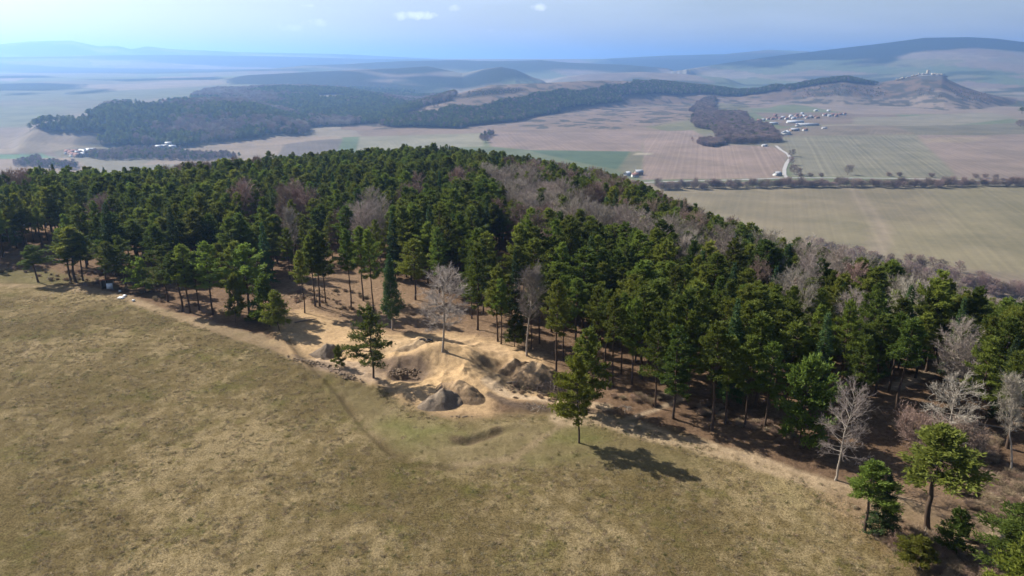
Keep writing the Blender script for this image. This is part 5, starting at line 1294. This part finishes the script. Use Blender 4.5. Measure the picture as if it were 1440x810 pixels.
for kd_, v_, px_, py_, lb_ in [('straw', 0, 590, 690, 'straw coloured grass tuft below the end of the dark furrow'), ('straw', 1, 860, 700, 'straw coloured grass tuft below the long single shadow'), ('straw', 2, 300, 620, 'straw coloured grass tuft in the middle of the left meadow'), ('olive', 0, 650, 625, 'green grass tuft by the dark crescent hollow'), ('olive', 1, 810, 640, 'green grass tuft at the foot of the lone pine')]:
    x, y = G(px_, py_, fine=True); tree(kd_, x, y, 1.2, 1.2, lb_, None, var=v_)
gt = np.random.default_rng(77); n_t = 30000
ta = gt.uniform(R(-38), R(38), n_t * 2); tr_ = np.sqrt(gt.uniform(36 ** 2, 175 ** 2, n_t * 2)); tx = tr_ * np.sin(ta); ty = tr_ * np.cos(ta)
gp_ = np.array(world_poly([(470, 545), (520, 545), (560, 585), (640, 600), (800, 590), (870, 612), (1000, 650), (960, 665), (800, 652), (640, 655), (560, 640), (510, 590)])); m_ = in_poly(tx, ty, np.array(mw)) & (dist_line(tx, ty, FURROW) > 1.2) & ~(in_poly(tx, ty, gp_) & (gt.uniform(0, 1, len(tx)) < .85)); q_ = fbm(tx / 2.2, ty / 2.2, 301, 4); m_ &= gt.uniform(0, 1, len(tx)) < sstep(.40, .60, q_) + .08
tx, ty, q_ = tx[m_][:n_t], ty[m_][:n_t], q_[m_][:n_t]; tz = relief(tx, ty); sc_ = gt.uniform(.45, 1.05, len(tx))
gk = (gt.uniform(0, 1, len(tx)) < .16).astype(float)
scatter('meadow_grass', np.stack([tx, ty, tz, gt.uniform(0, 6.28, len(tx)), sc_, sc_ * gt.uniform(.5, .9, len(tx)), gk, gt.integers(0, 6, len(tx))], 1), ['straw', 'olive'], 'matted dry grass tufts spread over the meadow', 'grass')

# ------------------------------------------------------------------ haze
hz_me = bpy.data.meshes.new('haze'); Bx = 75000; zb = float(gzz.min()) - 1.5; zt = float(gzz.max()) + 30
vv = [(-Bx, -Bx, zb), (Bx, -Bx, zb), (Bx, Bx, zb), (-Bx, Bx, zb), (-Bx, -Bx, zt), (Bx, -Bx, zt), (Bx, Bx, zt), (-Bx, Bx, zt)]
hz_me.from_pydata(vv, [], [(0, 3, 2, 1), (4, 5, 6, 7), (0, 1, 5, 4), (1, 2, 6, 5), (2, 3, 7, 6), (3, 0, 4, 7)])
hm = bpy.data.materials.new('haze'); hm.use_nodes = True; hn = hm.node_tree; hn.nodes.clear(); ho = hn.nodes.new('ShaderNodeOutputMaterial'); hv = hn.nodes.new('ShaderNodeVolumePrincipled')
hv.inputs['Density'].default_value = 1.0e-4; hv.inputs['Color'].default_value = (.31, .55, 1.0, 1); hv.inputs['Anisotropy'].default_value = .52
hn.links.new(hv.outputs[0], ho.inputs['Volume']); hz_me.materials.append(hm)
haze = link(bpy.data.objects.new('haze', hz_me)); tag(haze, 'blue spring haze over the valley', kind='stuff')
print('objects', len(bpy.data.objects), 'terrain', len(V), 'zrange', zb, zt)
